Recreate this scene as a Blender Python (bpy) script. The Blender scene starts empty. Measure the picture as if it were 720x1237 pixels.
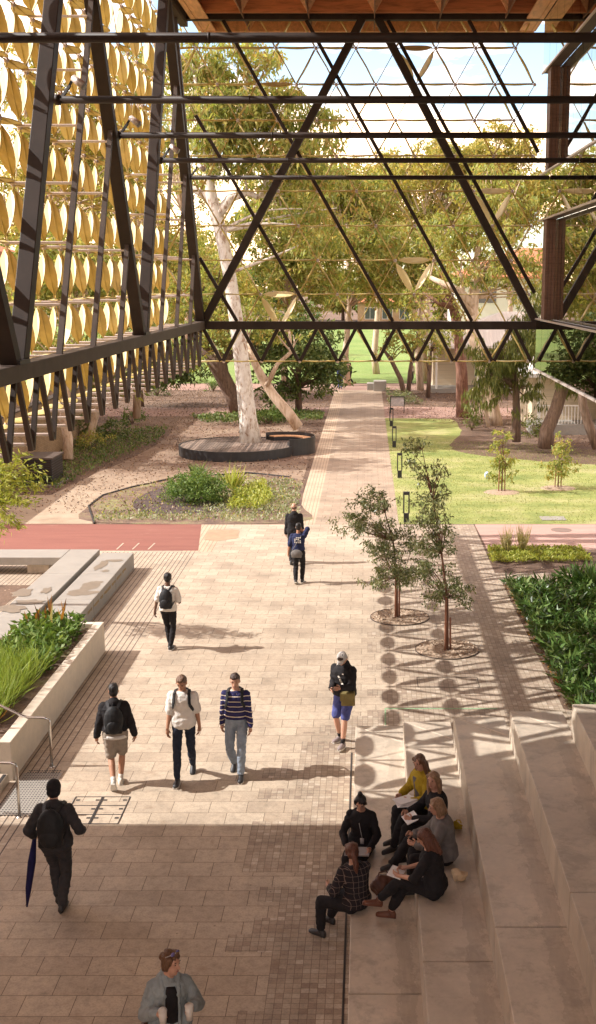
import bpy, bmesh, math, random
import numpy as np
from mathutils import Vector, Matrix
random.seed(7)
rng = np.random.default_rng(7)
scene = bpy.context.scene
COL = scene.collection
R = math.radians
V = Vector
# ---------------------------------------------------------------- camera numbers (lens, height, tilt)
FOC, XV, YP, HC = 1400.0, 444.0, 618.5, 8.0
PIT = math.atan(277.0 / 1400.0)
CP, SP = math.cos(PIT), math.sin(PIT)

def ray(px, py):
    a, b = (px - XV) / FOC, (YP - py) / FOC
    return V((a, CP + b * SP, -SP + b * CP))
def G(px, py, z=0.0):
    """world point at height z seen at a photograph position"""
    d = ray(px, py); t = (z - HC) / d.z
    return V((d.x * t, d.y * t, z))
def D(px, py, Y):
    """world point on the plane at distance Y"""
    d = ray(px, py); t = Y / d.y
    return V((d.x * t, Y, HC + d.z * t))

# ---------------------------------------------------------------- mesh builder
def basis(d, up=None):
    d = V(d).normalized()
    u = V(up) if up is not None else (V((0, 0, 1)) if abs(d.z) < .95 else V((0, 1, 0)))
    s = d.cross(u).normalized()
    return d, s, s.cross(d).normalized()

class MB:
    def __init__(s): s.v, s.f, s.m = [], [], []
    def add(s, vs, fs, mi=0):
        o = len(s.v); s.v += [tuple(p) for p in vs]
        s.f += [tuple(i + o for i in f) for f in fs]; s.m += [mi] * len(fs)
    def box(s, c, sz, rot=None, mi=0):
        c = V(c); h = V(sz) / 2; vs = []
        for z in (-1, 1):
            for y in (-1, 1):
                for x in (-1, 1):
                    p = V((x * h.x, y * h.y, z * h.z))
                    vs.append(c + (rot @ p if rot else p))
        s.add(vs, [(0, 2, 3, 1), (4, 5, 7, 6), (0, 1, 5, 4), (2, 6, 7, 3), (0, 4, 6, 2), (1, 3, 7, 5)], mi)
    def bb(s, x0, x1, y0, y1, z0, z1, mi=0):
        s.box(((x0 + x1) / 2, (y0 + y1) / 2, (z0 + z1) / 2), (abs(x1 - x0), abs(y1 - y0), abs(z1 - z0)), None, mi)
    def bar(s, a, b, w, h, up=None, mi=0):
        a, b = V(a), V(b); d, sd, u = basis(b - a, up)
        vs = [p + sd * (x * w / 2) + u * (z * h / 2) for p in (a, b) for x, z in ((-1, -1), (1, -1), (1, 1), (-1, 1))]
        s.add(vs, [(0, 1, 2, 3), (7, 6, 5, 4), (0, 4, 5, 1), (1, 5, 6, 2), (2, 6, 7, 3), (3, 7, 4, 0)], mi)
    def tube(s, pts, rad, n=8, mi=0, cap=True):
        pts = [V(p) for p in pts]
        if not isinstance(rad, (list, tuple)): rad = [rad] * len(pts)
        vs, fs = [], []; ref = None
        for i, p in enumerate(pts):
            t = (pts[min(i + 1, len(pts) - 1)] - pts[max(i - 1, 0)])
            if t.length < 1e-9: t = V((0, 0, 1))
            t.normalize()
            if ref is None: ref = V((1, 0, 0)) if abs(t.x) < .8 else V((0, 1, 0))
            sd = t.cross(ref).normalized(); ref = sd.cross(t).normalized()
            for k in range(n):
                a = 2 * math.pi * k / n
                vs.append(p + sd * (math.cos(a) * rad[i]) + ref * (math.sin(a) * rad[i]))
        for i in range(len(pts) - 1):
            for k in range(n):
                k2 = (k + 1) % n
                fs.append((i * n + k, i * n + k2, (i + 1) * n + k2, (i + 1) * n + k))
        if cap:
            fs.append(tuple(range(n))[::-1]); fs.append(tuple((len(pts) - 1) * n + k for k in range(n)))
        s.add(vs, fs, mi)
    def ell(s, c, r, rot=None, mi=0, seg=14, rin=9):
        c = V(c); r = V(r) if hasattr(r, '__len__') else V((r, r, r)); vs, fs = [], []
        def q(p):
            p = V((p[0] * r.x, p[1] * r.y, p[2] * r.z)); return c + (rot @ p if rot else p)
        vs.append(q((0, 0, -1)))
        for i in range(1, rin):
            a = -math.pi / 2 + math.pi * i / rin
            for k in range(seg):
                b = 2 * math.pi * k / seg
                vs.append(q((math.cos(a) * math.cos(b), math.cos(a) * math.sin(b), math.sin(a))))
        vs.append(q((0, 0, 1))); L = len(vs) - 1
        for k in range(seg):
            k2 = (k + 1) % seg
            fs.append((0, 1 + k2, 1 + k)); o = 1 + (rin - 2) * seg
            fs.append((L, o + k, o + k2))
            for i in range(rin - 2):
                a = 1 + i * seg; fs.append((a + k, a + k2, a + seg + k2, a + seg + k))
        s.add(vs, fs, mi)
    def cone(s, a, ra, b, rb, mi=0, n=12):
        """tapered capsule"""
        a, b = V(a), V(b); s.tube([a, b], [ra, rb], n, mi); s.ell(a, ra, None, mi, n, 8); s.ell(b, rb, None, mi, n, 8)
    def loft(s, rings, mi=0):
        n = len(rings[0]); vs = [p for r in rings for p in r]; fs = []
        for i in range(len(rings) - 1):
            for k in range(n):
                k2 = (k + 1) % n; fs.append((i * n + k, i * n + k2, (i + 1) * n + k2, (i + 1) * n + k))
        fs.append(tuple(range(n))[::-1]); fs.append(tuple((len(rings) - 1) * n + k for k in range(n)))
        s.add(vs, fs, mi)
    def prism(s, poly, z0, z1, mi=0):
        n = len(poly)
        a = sum(poly[i][0] * poly[(i + 1) % n][1] - poly[(i + 1) % n][0] * poly[i][1] for i in range(n))
        if a < 0: poly = poly[::-1]
        vs = [(p[0], p[1], z0) for p in poly] + [(p[0], p[1], z1) for p in poly]
        s.add(vs, [tuple(range(n))[::-1], tuple(range(n, 2 * n))] + [(i, (i + 1) % n, n + (i + 1) % n, n + i) for i in range(n)], mi)
    def sheet(s, poly, z, mi=0):
        n = len(poly)
        a = sum(poly[i][0] * poly[(i + 1) % n][1] - poly[(i + 1) % n][0] * poly[i][1] for i in range(n))
        if a < 0: poly = poly[::-1]
        s.add([(p[0], p[1], z) for p in poly], [tuple(range(n))], mi)
    def mesh(s, name):
        me = bpy.data.meshes.new(name); me.from_pydata(s.v, [], s.f)
        if any(s.m): me.polygons.foreach_set('material_index', s.m)
        me.update(); return me
    def build(s, name, mats, parent=None, smooth=False, bevel=0):
        return link(s.mesh(name), name, mats, parent, smooth, bevel)

def link(me, name, mats, parent=None, smooth=False, bevel=0):
    for m in (mats if isinstance(mats, (list, tuple)) else [mats]): me.materials.append(m)
    if smooth: me.polygons.foreach_set('use_smooth', [True] * len(me.polygons))
    o = bpy.data.objects.new(name, me); COL.objects.link(o)
    if parent is not None: o.parent = parent
    if bevel:
        b = o.modifiers.new('bevel', 'BEVEL'); b.width = bevel; b.segments = 2; b.limit_method = 'ANGLE'
    return o
def remesh(mb, voxel=.01, it=4, fac=.5):
    me = mb.mesh('tmp'); o = bpy.data.objects.new('tmp', me); COL.objects.link(o)
    r = o.modifiers.new('r', 'REMESH'); r.mode = 'VOXEL'; r.voxel_size = voxel
    s_ = o.modifiers.new('s', 'SMOOTH'); s_.factor = fac; s_.iterations = it
    dg = bpy.context.evaluated_depsgraph_get()
    out = bpy.data.meshes.new_from_object(o.evaluated_get(dg))
    bpy.data.objects.remove(o); bpy.data.meshes.remove(me); out.materials.clear()
    return out
def empty(name, label, cat, loc=(0, 0, 0), rz=0, group=None, scale=1):
    o = bpy.data.objects.new(name, None); COL.objects.link(o); o.location = loc; o.rotation_euler = (0, 0, rz)
    o.scale = (scale,) * 3; o.empty_display_size = .2
    return tag(o, label, cat, group)
def tag(o, label=None, cat=None, group=None, kind=None):
    if label: o['label'] = label
    if cat: o['category'] = cat
    if group: o['group'] = group
    if kind: o['kind'] = kind
    return o
def struct(o): o['kind'] = 'structure'; return o
def kids(o): return [c for c in COL.objects if c.parent == o]
def copy_tree(o, parent=None):
    c = o.copy(); COL.objects.link(c); c.parent = parent
    for k in kids(o): copy_tree(k, c)
    return c

# ---------------------------------------------------------------- materials
class NT:
    def __init__(s, name):
        s.m = bpy.data.materials.new(name); s.m.use_nodes = True; s.t = s.m.node_tree; s.t.nodes.clear()
        s.out = s.n('ShaderNodeOutputMaterial')
    def n(s, typ, **kw):
        x = s.t.nodes.new(typ)
        for k, v in kw.items():
            if hasattr(x, k) and not k[0].isupper(): setattr(x, k, v)
            else: s.set(x, k, v)
        return x
    def set(s, x, k, v):
        i = x.inputs[int(k[1:])] if k[0] == 'I' and k[1:].isdigit() else x.inputs[k.replace('_', ' ')]
        if isinstance(v, bpy.types.NodeSocket): s.t.links.new(v, i)
        elif isinstance(v, bpy.types.Node): s.t.links.new(v.outputs[0], i)
        else:
            if hasattr(i.default_value, '__len__') and hasattr(v, '__len__') and len(i.default_value) == 4 and len(v) == 3: v = (*v, 1)
            i.default_value = v
    def math(s, op, a, b=None, c=None):
        x = s.n('ShaderNodeMath', operation=op); s.set(x, 'I0', a)
        if b is not None: s.set(x, 'I1', b)
        if c is not None: s.set(x, 'I2', c)
        return x.outputs[0]
    def mix(s, f, a, b, typ='MIX'):
        x = s.n('ShaderNodeMix', data_type='RGBA', blend_type=typ); s.set(x, 'I0', f)
        s.set(x, 'I6', a); s.set(x, 'I7', b); return x.outputs[2]
    def noise(s, vec, scale, detail=3, rough=.55, dist=0):
        x = s.n('ShaderNodeTexNoise', Scale=scale, Detail=detail, Roughness=rough, Distortion=dist)
        if vec is not None: s.set(x, 'Vector', vec)
        return x.outputs['Fac']
    def ramp(s, f, stops):
        x = s.n('ShaderNodeValToRGB'); s.set(x, 'Fac', f); e = x.color_ramp.elements
        while len(e) < len(stops): e.new(.5)
        for i, (p, c) in enumerate(stops):
            e[i].position = p; e[i].color = (*c, 1) if hasattr(c, '__len__') else (c, c, c, 1)
        return x.outputs[0]
    def pos(s): return s.n('ShaderNodeNewGeometry').outputs['Position']
    def obj(s): return s.n('ShaderNodeTexCoord').outputs['Object']
    def mapv(s, v, loc=(0, 0, 0), rot=(0, 0, 0), sc=(1, 1, 1)):
        x = s.n('ShaderNodeMapping'); s.set(x, 'Vector', v); s.set(x, 'Location', loc); s.set(x, 'Rotation', rot); s.set(x, 'Scale', sc)
        return x.outputs[0]
    def bump(s, h, st=.3, dist=.01, nrm=None):
        x = s.n('ShaderNodeBump', Strength=st, Distance=dist); s.set(x, 'Height', h)
        if nrm is not None: s.set(x, 'Normal', nrm)
        return x.outputs[0]
    def fin(s, col, rough=.7, nrm=None, metal=0, spec=.4, **kw):
        p = s.n('ShaderNodeBsdfPrincipled'); s.set(p, 'Base Color', col); s.set(p, 'Roughness', rough); s.set(p, 'Metallic', metal)
        s.set(p, 'Specular IOR Level', spec)
        if nrm is not None: s.set(p, 'Normal', nrm)
        for k, v in kw.items(): s.set(p, k, v)
        s.t.links.new(p.outputs[0], s.out.inputs[0]); s.p = p; return s.m
def sc_(c, k): return tuple(min(1, x * k) for x in c)
def M(name, col, rough=.7, var=.15, scale=4, bump=.15, bscale=40, metal=0, spec=.4, **kw):
    t = NT(name); v = t.obj()
    f = t.noise(v, scale, 5, .6); c = t.ramp(f, [(.3, sc_(col, 1 - var)), (.7, sc_(col, 1 + var))])
    nb = t.bump(t.noise(v, bscale, 3), bump, .01) if bump else None
    return t.fin(c, rough, nb, metal, spec, **kw)
def leafmat(name, cols, trans=.35, rough=.55):
    t = NT(name); g = t.n('ShaderNodeNewGeometry'); rnd = g.outputs['Random Per Island']
    big = t.noise(t.pos(), .35, 2)
    f = t.math('ADD', t.math('MULTIPLY', rnd, .65), t.math('MULTIPLY', big, .5))
    n = len(cols); c = t.ramp(f, [(.12 + .78 * i / (n - 1), cols[i]) for i in range(n)])
    p = t.n('ShaderNodeBsdfPrincipled'); t.set(p, 'Base Color', c); t.set(p, 'Roughness', rough); t.set(p, 'Specular IOR Level', .35)
    tr = t.n('ShaderNodeBsdfTranslucent'); t.set(tr, 'Color', t.mix(1, c, (1.0, 1.0, .55, 1), 'MULTIPLY'))
    mx = t.n('ShaderNodeMixShader'); t.set(mx, 'I0', trans); t.set(mx, 'I1', p); t.set(mx, 'I2', tr)
    t.t.links.new(mx.outputs[0], t.out.inputs[0]); return t.m

# leaves as many small faces, made with arrays
def leaf_mesh(name, P, L, W, dirs=None, droop=.5, fold=.0, rg=None):
    """P (n,3) positions; each leaf a long diamond"""
    rg = rg or rng; n = len(P)
    if dirs is None:
        d = rg.normal(size=(n, 3)); d[:, 2] -= droop * 1.6
    else: d = dirs
    d /= np.linalg.norm(d, axis=1)[:, None] + 1e-9
    r = rg.normal(size=(n, 3)); s = np.cross(d, r); s /= np.linalg.norm(s, axis=1)[:, None] + 1e-9
    up = np.cross(s, d)
    l = (L * rg.uniform(.6, 1.3, n))[:, None]; w = (W * rg.uniform(.7, 1.2, n))[:, None]
    v = np.empty((n, 4, 3)); v[:, 0] = P; v[:, 1] = P + d * l * .45 + s * w / 2 + up * l * fold; v[:, 2] = P + d * l; v[:, 3] = P + d * l * .45 - s * w / 2 + up * l * fold
    v = v.reshape(-1, 3)
    me = bpy.data.meshes.new(name); me.vertices.add(n * 4); me.vertices.foreach_set('co', v.ravel())
    me.loops.add(n * 4); me.loops.foreach_set('vertex_index', np.arange(n * 4, dtype=np.int32))
    me.polygons.add(n); me.polygons.foreach_set('loop_start', np.arange(0, n * 4, 4, dtype=np.int32))
    me.polygons.foreach_set('loop_total', np.full(n, 4, dtype=np.int32)); me.update(calc_edges=True); me.validate()
    return me
def clump_points(clumps, dens, rg=None, shell=.5):
    rg = rg or rng; out = []
    for c, r in clumps:
        r = np.array(r if hasattr(r, '__len__') else (r, r, r), float)
        n = max(6, int(dens * (r[0] * r[1] * r[2]) ** (2 / 3.)))
        # twigs inside the clump give it an uneven edge
        k = max(3, n // 28); tc = rg.normal(size=(k, 3)); tc /= np.linalg.norm(tc, axis=1)[:, None]
        tc *= rg.uniform(shell, 1.05, k)[:, None]; idx = rg.integers(0, k, n)
        p = tc[idx] + rg.normal(size=(n, 3)) * .16
        out.append(np.array(c)[None] + p * r[None])
    return np.concatenate(out)
# ================================================================ materials of the setting
def pave_mat():
    t = NT('plaza_paving'); P = t.pos(); sx = t.n('ShaderNodeSeparateXYZ'); t.set(sx, 'I0', P); X, Y = sx.outputs[0], sx.outputs[1]
    vb = t.mapv(P, (.13, .1, 0))
    br = t.n('ShaderNodeTexBrick', offset=.5, Scale=1.0); t.set(br, 'Vector', vb)
    t.set(br, 'Color1', (.48, .385, .285)); t.set(br, 'Color2', (.39, .305, .222)); t.set(br, 'Mortar', (.10, .065, .04))
    t.set(br, 'Mortar Size', .0045); t.set(br, 'Mortar Smooth', .3); t.set(br, 'Bias', 0.0); t.set(br, 'Brick Width', .58); t.set(br, 'Row Height', .388)
    pav = br.outputs[0]; pf = br.outputs['Fac']
    s = .0965
    cx = t.math('FLOOR', t.math('DIVIDE', X, s)); cy = t.math('FLOOR', t.math('DIVIDE', Y, s))
    cv = t.n('ShaderNodeCombineXYZ'); t.set(cv, 'I0', cx); t.set(cv, 'I1', cy)
    wn = t.n('ShaderNodeTexWhiteNoise', noise_dimensions='2D'); t.set(wn, 'Vector', cv.outputs[0])
    cc = t.ramp(wn.outputs[0], [(0, (.29, .215, .16)), (.3, (.36, .28, .205)), (.85, (.41, .33, .245)), (1, (.52, .43, .335))])
    fx = t.math('FRACT', t.math('DIVIDE', X, s)); fy = t.math('FRACT', t.math('DIVIDE', Y, s))
    jt = t.math('MAXIMUM', t.math('LESS_THAN', fx, .075), t.math('LESS_THAN', fy, .075))
    cob = t.mix(jt, cc, (.20, .14, .095, 1))
    # stepped border between slabs and setts
    ry = t.math('FLOOR', t.math('DIVIDE', Y, .388))
    wr = t.n('ShaderNodeTexWhiteNoise', noise_dimensions='1D'); t.set(wr, 'W', ry)
    bx = t.math('ADD', t.math('MULTIPLY', wr.outputs[0], 1.1), -1.75)
    far = t.n('ShaderNodeMapRange', interpolation_type='SMOOTHSTEP'); t.set(far, 'Value', Y); t.set(far, 'From Min', 18.4); t.set(far, 'From Max', 22.); t.set(far, 'To Min', 0.); t.set(far, 'To Max', 1.9)
    bx = t.math('SNAP', t.math('ADD', bx, far.outputs[0]), .29)
    mk = t.math('MULTIPLY', t.math('GREATER_THAN', X, bx), t.math('LESS_THAN', Y, 40.))
    pav = t.mix(t.math('GREATER_THAN', Y, 38.25), pav, t.mix(1, pav, (.80, .76, .74, 1), 'MULTIPLY')); col = t.mix(mk, pav, cob)
    # ribbed band on the left and along the path
    def stripes(x0, x1, y0, y1, wd):
        a = t.math('MULTIPLY', t.math('GREATER_THAN', X, x0), t.math('LESS_THAN', X, x1))
        b = t.math('MULTIPLY', t.math('GREATER_THAN', Y, y0), t.math('LESS_THAN', Y, y1))
        return t.math('MULTIPLY', a, b)
    st = t.math('LESS_THAN', t.math('FRACT', t.math('DIVIDE', X, .125)), .17)
    sy = t.math('LESS_THAN', t.math('FRACT', t.math('DIVIDE', Y, .097)), .09)
    m1 = stripes(-30, -5.2, 12, 34.2, 0); 
    sb = t.mix(sy, t.mix(.5, cc, (.46, .375, .28, 1)), (.34, .25, .17, 1)); sb = t.mix(st, sb, (.085, .055, .04, 1))
    col = t.mix(m1, col, sb)
    m2 = t.math('MAXIMUM', stripes(-2.5, -1.78, 38.2, 95, 0), stripes(-5.6, -4.7, 34.2, 38.4, 0))
    sb2 = t.mix(t.math('MULTIPLY', st, .8), (.48, .36, .25, 1), (.22, .15, .1, 1))
    col = t.mix(m2, col, sb2)
    sx2 = t.math('MAXIMUM', stripes(-.6, 1.2, 38.2, 95, 0), stripes(1.9, 5, 34.4, 38.4, 0))
    st3 = t.math('MAXIMUM', t.math('LESS_THAN', t.math('FRACT', t.math('DIVIDE', X, .21)), .13), t.math('LESS_THAN', t.math('FRACT', t.math('DIVIDE', Y, .42)), .12))
    col = t.mix(t.math('MULTIPLY', sx2, t.math('MULTIPLY', st3, .5)), col, (.27, .19, .13, 1))
    # wear
    n1 = t.noise(P, .9, 5, .6); n2 = t.noise(P, 9, 5, .65); n3 = t.noise(P, 60, 2)
    n4 = t.noise(P, 38, 4, .75); col = t.mix(1, col, t.ramp(n4, [(.28, .72), (.5, 1.), (.75, 1.12)]), 'MULTIPLY'); vg = t.n('ShaderNodeTexVoronoi', Scale=3.1); t.set(vg, 'Vector', P); col = t.mix(t.ramp(vg.outputs[0], [(.03, .75), (.055, 0.)]), col, (.12, .085, .06, 1))
    w = t.ramp(n1, [(.3, .76), (.5, 1.0), (.72, 1.12)]); col = t.mix(1, col, w, 'MULTIPLY')
    w2 = t.ramp(n2, [(.25, .70), (.5, 1.0), (.8, 1.14)]); col = t.mix(1, col, w2, 'MULTIPLY')
    spots = t.ramp(t.noise(P, 2.3, 4, .7, .4), [(.60, 0.0), (.72, .5)]); col = t.mix(spots, col, (.27, .185, .12, 1))
    hgt = t.math('SUBTRACT', t.math('MULTIPLY', n3, .25), t.mix(mk, pf, jt))
    return t.fin(col, t.ramp(n2, [(.3, .62), (.7, .8)]), t.bump(hgt, .35, .006))

def soil_mat():
    t = NT('leaf_litter_soil'); P = t.pos()
    a = t.noise(P, .12, 4, .6); b = t.noise(P, 1.1, 6, .7); c = t.noise(P, 14, 4, .7)
    col = t.ramp(b, [(.25, (.055, .032, .021)), (.5, (.115, .068, .043)), (.75, (.19, .12, .08))])
    col = t.mix(t.ramp(a, [(.45, 0.), (.6, .35)]), col, (.27, .18, .12, 1))
    vo = t.n('ShaderNodeTexVoronoi', Scale=7.5); t.set(vo, 'Vector', P)
    lf = t.ramp(vo.outputs[0], [(0.12, 1.), (.2, 0.)]); vc = t.n('ShaderNodeSeparateXYZ'); t.set(vc, 'I0', vo.outputs['Color'])
    col = t.mix(t.math('MULTIPLY', lf, t.math('GREATER_THAN', vc.outputs[0], .45)), col, t.ramp(vc.outputs[1], [(0, (.09, .05, .03)), (.5, (.42, .27, .17)), (1, (.60, .45, .30))]))
    col = t.mix(1, col, t.ramp(c, [(.3, .7), (.7, 1.25)]), 'MULTIPLY')
    return t.fin(col, .9, t.bump(c, .6, .03))
def sand_mat():
    t = NT('compacted_sand'); P = t.pos(); b = t.noise(P, .8, 6, .65); c = t.noise(P, 30, 3, .7)
    col = t.ramp(b, [(.3, (.27, .195, .13)), (.55, (.37, .285, .20)), (.75, (.42, .33, .24))])
    gx = t.n('ShaderNodeSeparateXYZ'); t.set(gx, 'I0', P)
    far = t.n('ShaderNodeMapRange'); t.set(far, 'Value', gx.outputs[1]); t.set(far, 'From Min', 43.); t.set(far, 'From Max', 52.)
    col = t.mix(t.math('MULTIPLY', far.outputs[0], t.ramp(t.noise(P, .5, 4, .7), [(.35, .4), (.6, 1.)])), col, (.17, .10, .065, 1))
    col = t.mix(t.ramp(t.noise(P, 3.5, 5, .8), [(.6, 0.), (.68, .5)]), col, (.22, .14, .09, 1))
    col = t.mix(1, col, t.ramp(c, [(.3, .85), (.7, 1.12)]), 'MULTIPLY'); return t.fin(col, .9, t.bump(c, .4, .01))
def red_mat(name, c1, c2, spk=.4):
    t = NT(name); P = t.pos(); b = t.noise(t.mapv(P, sc=(.25, 1.6, 1)), 1.5, 6, .65); c = t.noise(P, 45, 2, .7)
    col = t.ramp(b, [(.3, c1), (.7, c2)])
    col = t.mix(t.ramp(t.noise(t.mapv(P, sc=(.4, 1.5, 1)), 2.2, 5, .75), [(.6, 0.), (.68, spk)]), col, (.58, .42, .30, 1))
    col = t.mix(1, col, t.ramp(c, [(.3, .88), (.7, 1.1)]), 'MULTIPLY'); return t.fin(col, .85, t.bump(c, .3, .006))
def grass_mat(name, a, b, c, s1=.35):
    t = NT(name); P = t.pos(); n = t.noise(P, s1, 4, .6); n2 = t.noise(P, 22, 4, .75); n3 = t.noise(t.mapv(P, sc=(.2, 1, 1)), 2.4, 4, .6)
    col = t.ramp(n, [(.3, a), (.5, b), (.72, c)])
    col = t.mix(1, col, t.ramp(n3, [(.3, .85), (.7, 1.12)]), 'MULTIPLY')
    col = t.mix(1, col, t.ramp(n2, [(.25, .55), (.5, 1.), (.75, 1.3)]), 'MULTIPLY'); return t.fin(col, .85, t.bump(n2, .8, .04), spec=.15)
def concrete_mat(name, col, var=.12, rough=.55, stain=.3, edges=()):
    t = NT(name); P = t.pos(); b = t.noise(P, .9, 5, .6); c = t.noise(P, 7, 5, .7); s = t.noise(t.mapv(P, sc=(1, 1, .25)), 2.4, 6, .72, .3)
    k = t.ramp(b, [(.3, sc_(col, 1 - var)), (.7, sc_(col, 1 + var))])
    k = t.mix(t.math('MULTIPLY', t.ramp(s, [(.5, 0.), (.62, 1.)]), stain), k, sc_(col, .55))
    k = t.mix(1, k, t.ramp(c, [(.25, .87), (.75, 1.1)]), 'MULTIPLY')
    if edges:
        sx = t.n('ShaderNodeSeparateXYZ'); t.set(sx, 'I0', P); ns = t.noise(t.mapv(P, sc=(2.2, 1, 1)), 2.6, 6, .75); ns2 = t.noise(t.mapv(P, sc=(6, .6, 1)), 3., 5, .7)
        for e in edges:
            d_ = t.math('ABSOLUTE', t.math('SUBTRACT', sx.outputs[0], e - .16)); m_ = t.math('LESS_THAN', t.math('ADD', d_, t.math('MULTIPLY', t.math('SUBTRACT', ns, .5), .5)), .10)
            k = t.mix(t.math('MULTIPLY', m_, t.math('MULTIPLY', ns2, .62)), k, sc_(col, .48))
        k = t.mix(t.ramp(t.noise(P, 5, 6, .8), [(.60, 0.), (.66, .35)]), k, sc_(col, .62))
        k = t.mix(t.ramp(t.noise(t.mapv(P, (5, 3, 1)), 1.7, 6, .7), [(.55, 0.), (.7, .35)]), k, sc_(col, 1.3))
    vo = t.n('ShaderNodeTexVoronoi', Scale=16.); t.set(vo, 'Vector', P)
    k = t.mix(t.ramp(vo.outputs[0], [(.035, .5), (.06, 0.)]), k, sc_(col, .5))
    return t.fin(k, t.ramp(c, [(.3, rough - .1), (.7, rough + .12)]), t.bump(t.noise(P, 50, 3), .12, .004))
m_pave = pave_mat(); m_soil = soil_mat(); m_sand = sand_mat()
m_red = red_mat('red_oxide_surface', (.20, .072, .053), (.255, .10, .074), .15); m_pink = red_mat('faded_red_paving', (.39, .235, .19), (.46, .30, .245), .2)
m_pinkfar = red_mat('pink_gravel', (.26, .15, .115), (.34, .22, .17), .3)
m_lawn = grass_mat('lawn_grass', (.15, .20, .055), (.29, .31, .10), (.42, .38, .19), .45); m_field = grass_mat('sports_field_grass', (.15, .23, .06), (.19, .27, .075), (.24, .30, .10), .12)
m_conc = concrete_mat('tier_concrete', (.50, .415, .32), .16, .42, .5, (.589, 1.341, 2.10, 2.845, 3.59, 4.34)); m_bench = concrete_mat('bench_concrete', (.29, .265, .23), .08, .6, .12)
m_planter = concrete_mat('pale_planter_concrete', (.62, .53, .42), .05, .7, .08)
m_stain = M('damp_stain', (.19, .15, .11), .5, .1, 6, 0)
m_steel = M('dark_bronze_steel', (.040, .027, .021), .55, .25, 2.5, .05, 80, metal=0, spec=.25)
m_steel2 = M('grey_painted_steel', (.085, .062, .05), .55, .2, 3, .05, 80, metal=0, spec=.25)
m_strut = M('pale_strut_tube', (.62, .53, .48), .35, .08, 3, 0, metal=.4)
m_timber = None
def timber_mat(name, col, axis=(1, 8, 8), dark=.55, rough=.5):
    t = NT(name); P = t.obj(); w = t.noise(t.mapv(P, sc=axis), 1.6, 6, .6, .6)
    c = t.ramp(w, [(.3, sc_(col, dark)), (.5, col), (.72, sc_(col, 1.25))])
    return t.fin(c, rough, t.bump(w, .12, .004))
m_timber = timber_mat('soffit_timber', (.52, .21, .09)); m_timber2 = timber_mat('pale_soffit_timber', (.66, .36, .18), (6, 1, 6), .75)
m_deck = timber_mat('weathered_decking', (.20, .155, .125), (9, .8, 3), .55, .8)
_t = m_deck.node_tree; _g = _t.nodes.new('ShaderNodeNewGeometry'); _r = _t.nodes.new('ShaderNodeValToRGB'); _r.color_ramp.elements[0].color = (.45, .42, .4, 1); _r.color_ramp.elements[1].color = (1.25, 1.2, 1.15, 1)
_m = _t.nodes.new('ShaderNodeMix'); _m.data_type = 'RGBA'; _m.blend_type = 'MULTIPLY'; _m.inputs[0].default_value = 1; _p = [n for n in _t.nodes if n.type == 'BSDF_PRINCIPLED'][0]
_s = _p.inputs['Base Color'].links[0].from_socket; _t.links.new(_g.outputs['Random Per Island'], _r.inputs[0]); _t.links.new(_s, _m.inputs[6]); _t.links.new(_r.outputs[0], _m.inputs[7]); _t.links.new(_m.outputs[2], _p.inputs['Base Color'])
m_fins = timber_mat('brown_ribbed_cladding', (.17, .09, .06), (2, 2, 12), .7, .6)
m_black = M('black_metal', (.028, .027, .028), .45, .2, 3, .05); m_chrome = M('stainless_steel', (.62, .60, .57), .18, .05, 3, 0, metal=1.)
m_gold = None
def gold_mat():
    t = NT('gold_anodised_petal'); g = t.n('ShaderNodeNewGeometry'); P = t.pos()
    c = t.ramp(g.outputs['Random Per Island'], [(0, (.56, .41, .10)), (.5, (.66, .50, .15)), (1, (.74, .60, .24))])
    c = t.mix(1, c, t.ramp(t.noise(P, 3, 4), [(.3, .78), (.7, 1.12)]), 'MULTIPLY')
    p = t.n('ShaderNodeBsdfPrincipled'); t.set(p, 'Base Color', c); t.set(p, 'Roughness', .42); t.set(p, 'Metallic', .0)
    tr = t.n('ShaderNodeBsdfTranslucent'); t.set(tr, 'Color', (.90, .70, .26, 1))
    mx = t.n('ShaderNodeMixShader'); t.set(mx, 'I0', .14); t.set(mx, 'I1', p); t.set(mx, 'I2', tr); t.t.links.new(mx.outputs[0], t.out.inputs[0]); return t.m
m_gold = gold_mat(); m_goldlit = M('lit_gold_petal', (.86, .72, .36), .4, .06, 3, 0)  # gold petal colour paled to stand for sun on the open petals

# ================================================================ ground sheets
def px(*pts): return [G(x, y)[:2] for x, y in pts]
def flat(name, poly, z, m, kind='structure'):
    b = MB(); b.sheet(poly, z); o = b.build(name, m); o['kind'] = kind; return o
def smooth_poly(poly, n=4):
    """Catmull-Rom rounding of a closed outline"""
    out = []; k = len(poly)
    for i in range(k):
        p0, p1, p2, p3 = (V((*poly[(i + j - 1) % k], 0)) for j in range(4))
        for a in range(n):
            t = a / n
            q = .5 * ((2 * p1) + (p2 - p0) * t + (2 * p0 - 5 * p1 + 4 * p2 - p3) * t * t + (3 * p1 - p0 - 3 * p2 + p3) * t ** 3)
            out.append((q.x, q.y))
    return out
flat('ground', [(-900, -200), (900, -200), (900, 1500), (-900, 1500)], 0, m_soil)
PR = 1.06; PL = -2.48                                   # edges of the long path
gx0 = G(607, 705); gx1 = G(681, 857)
flat('plaza', [(-30, -12), (22, -12), (22, 15), (gx1.x, gx1.y), (gx0.x, gx0.y), (22, gx0.y), (22, 31.6), (G(593, 681).x, 31.6), (G(572, 633).x, 38.25), (PR, 38.25), (PR, 93), (PL, 93), (PL, 38.25), (-5.6, 38.25), (-5.6, 34.35), (-30, 34.35)], .004, m_pave)
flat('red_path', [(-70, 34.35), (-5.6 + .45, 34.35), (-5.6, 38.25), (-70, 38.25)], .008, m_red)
flat('pink_path', [(G(587, 662).x + .02, 34.5), (60, 34.5), (60, 38.25), (G(572, 633).x + .03, 38.25)], .008, m_pink)
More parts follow.
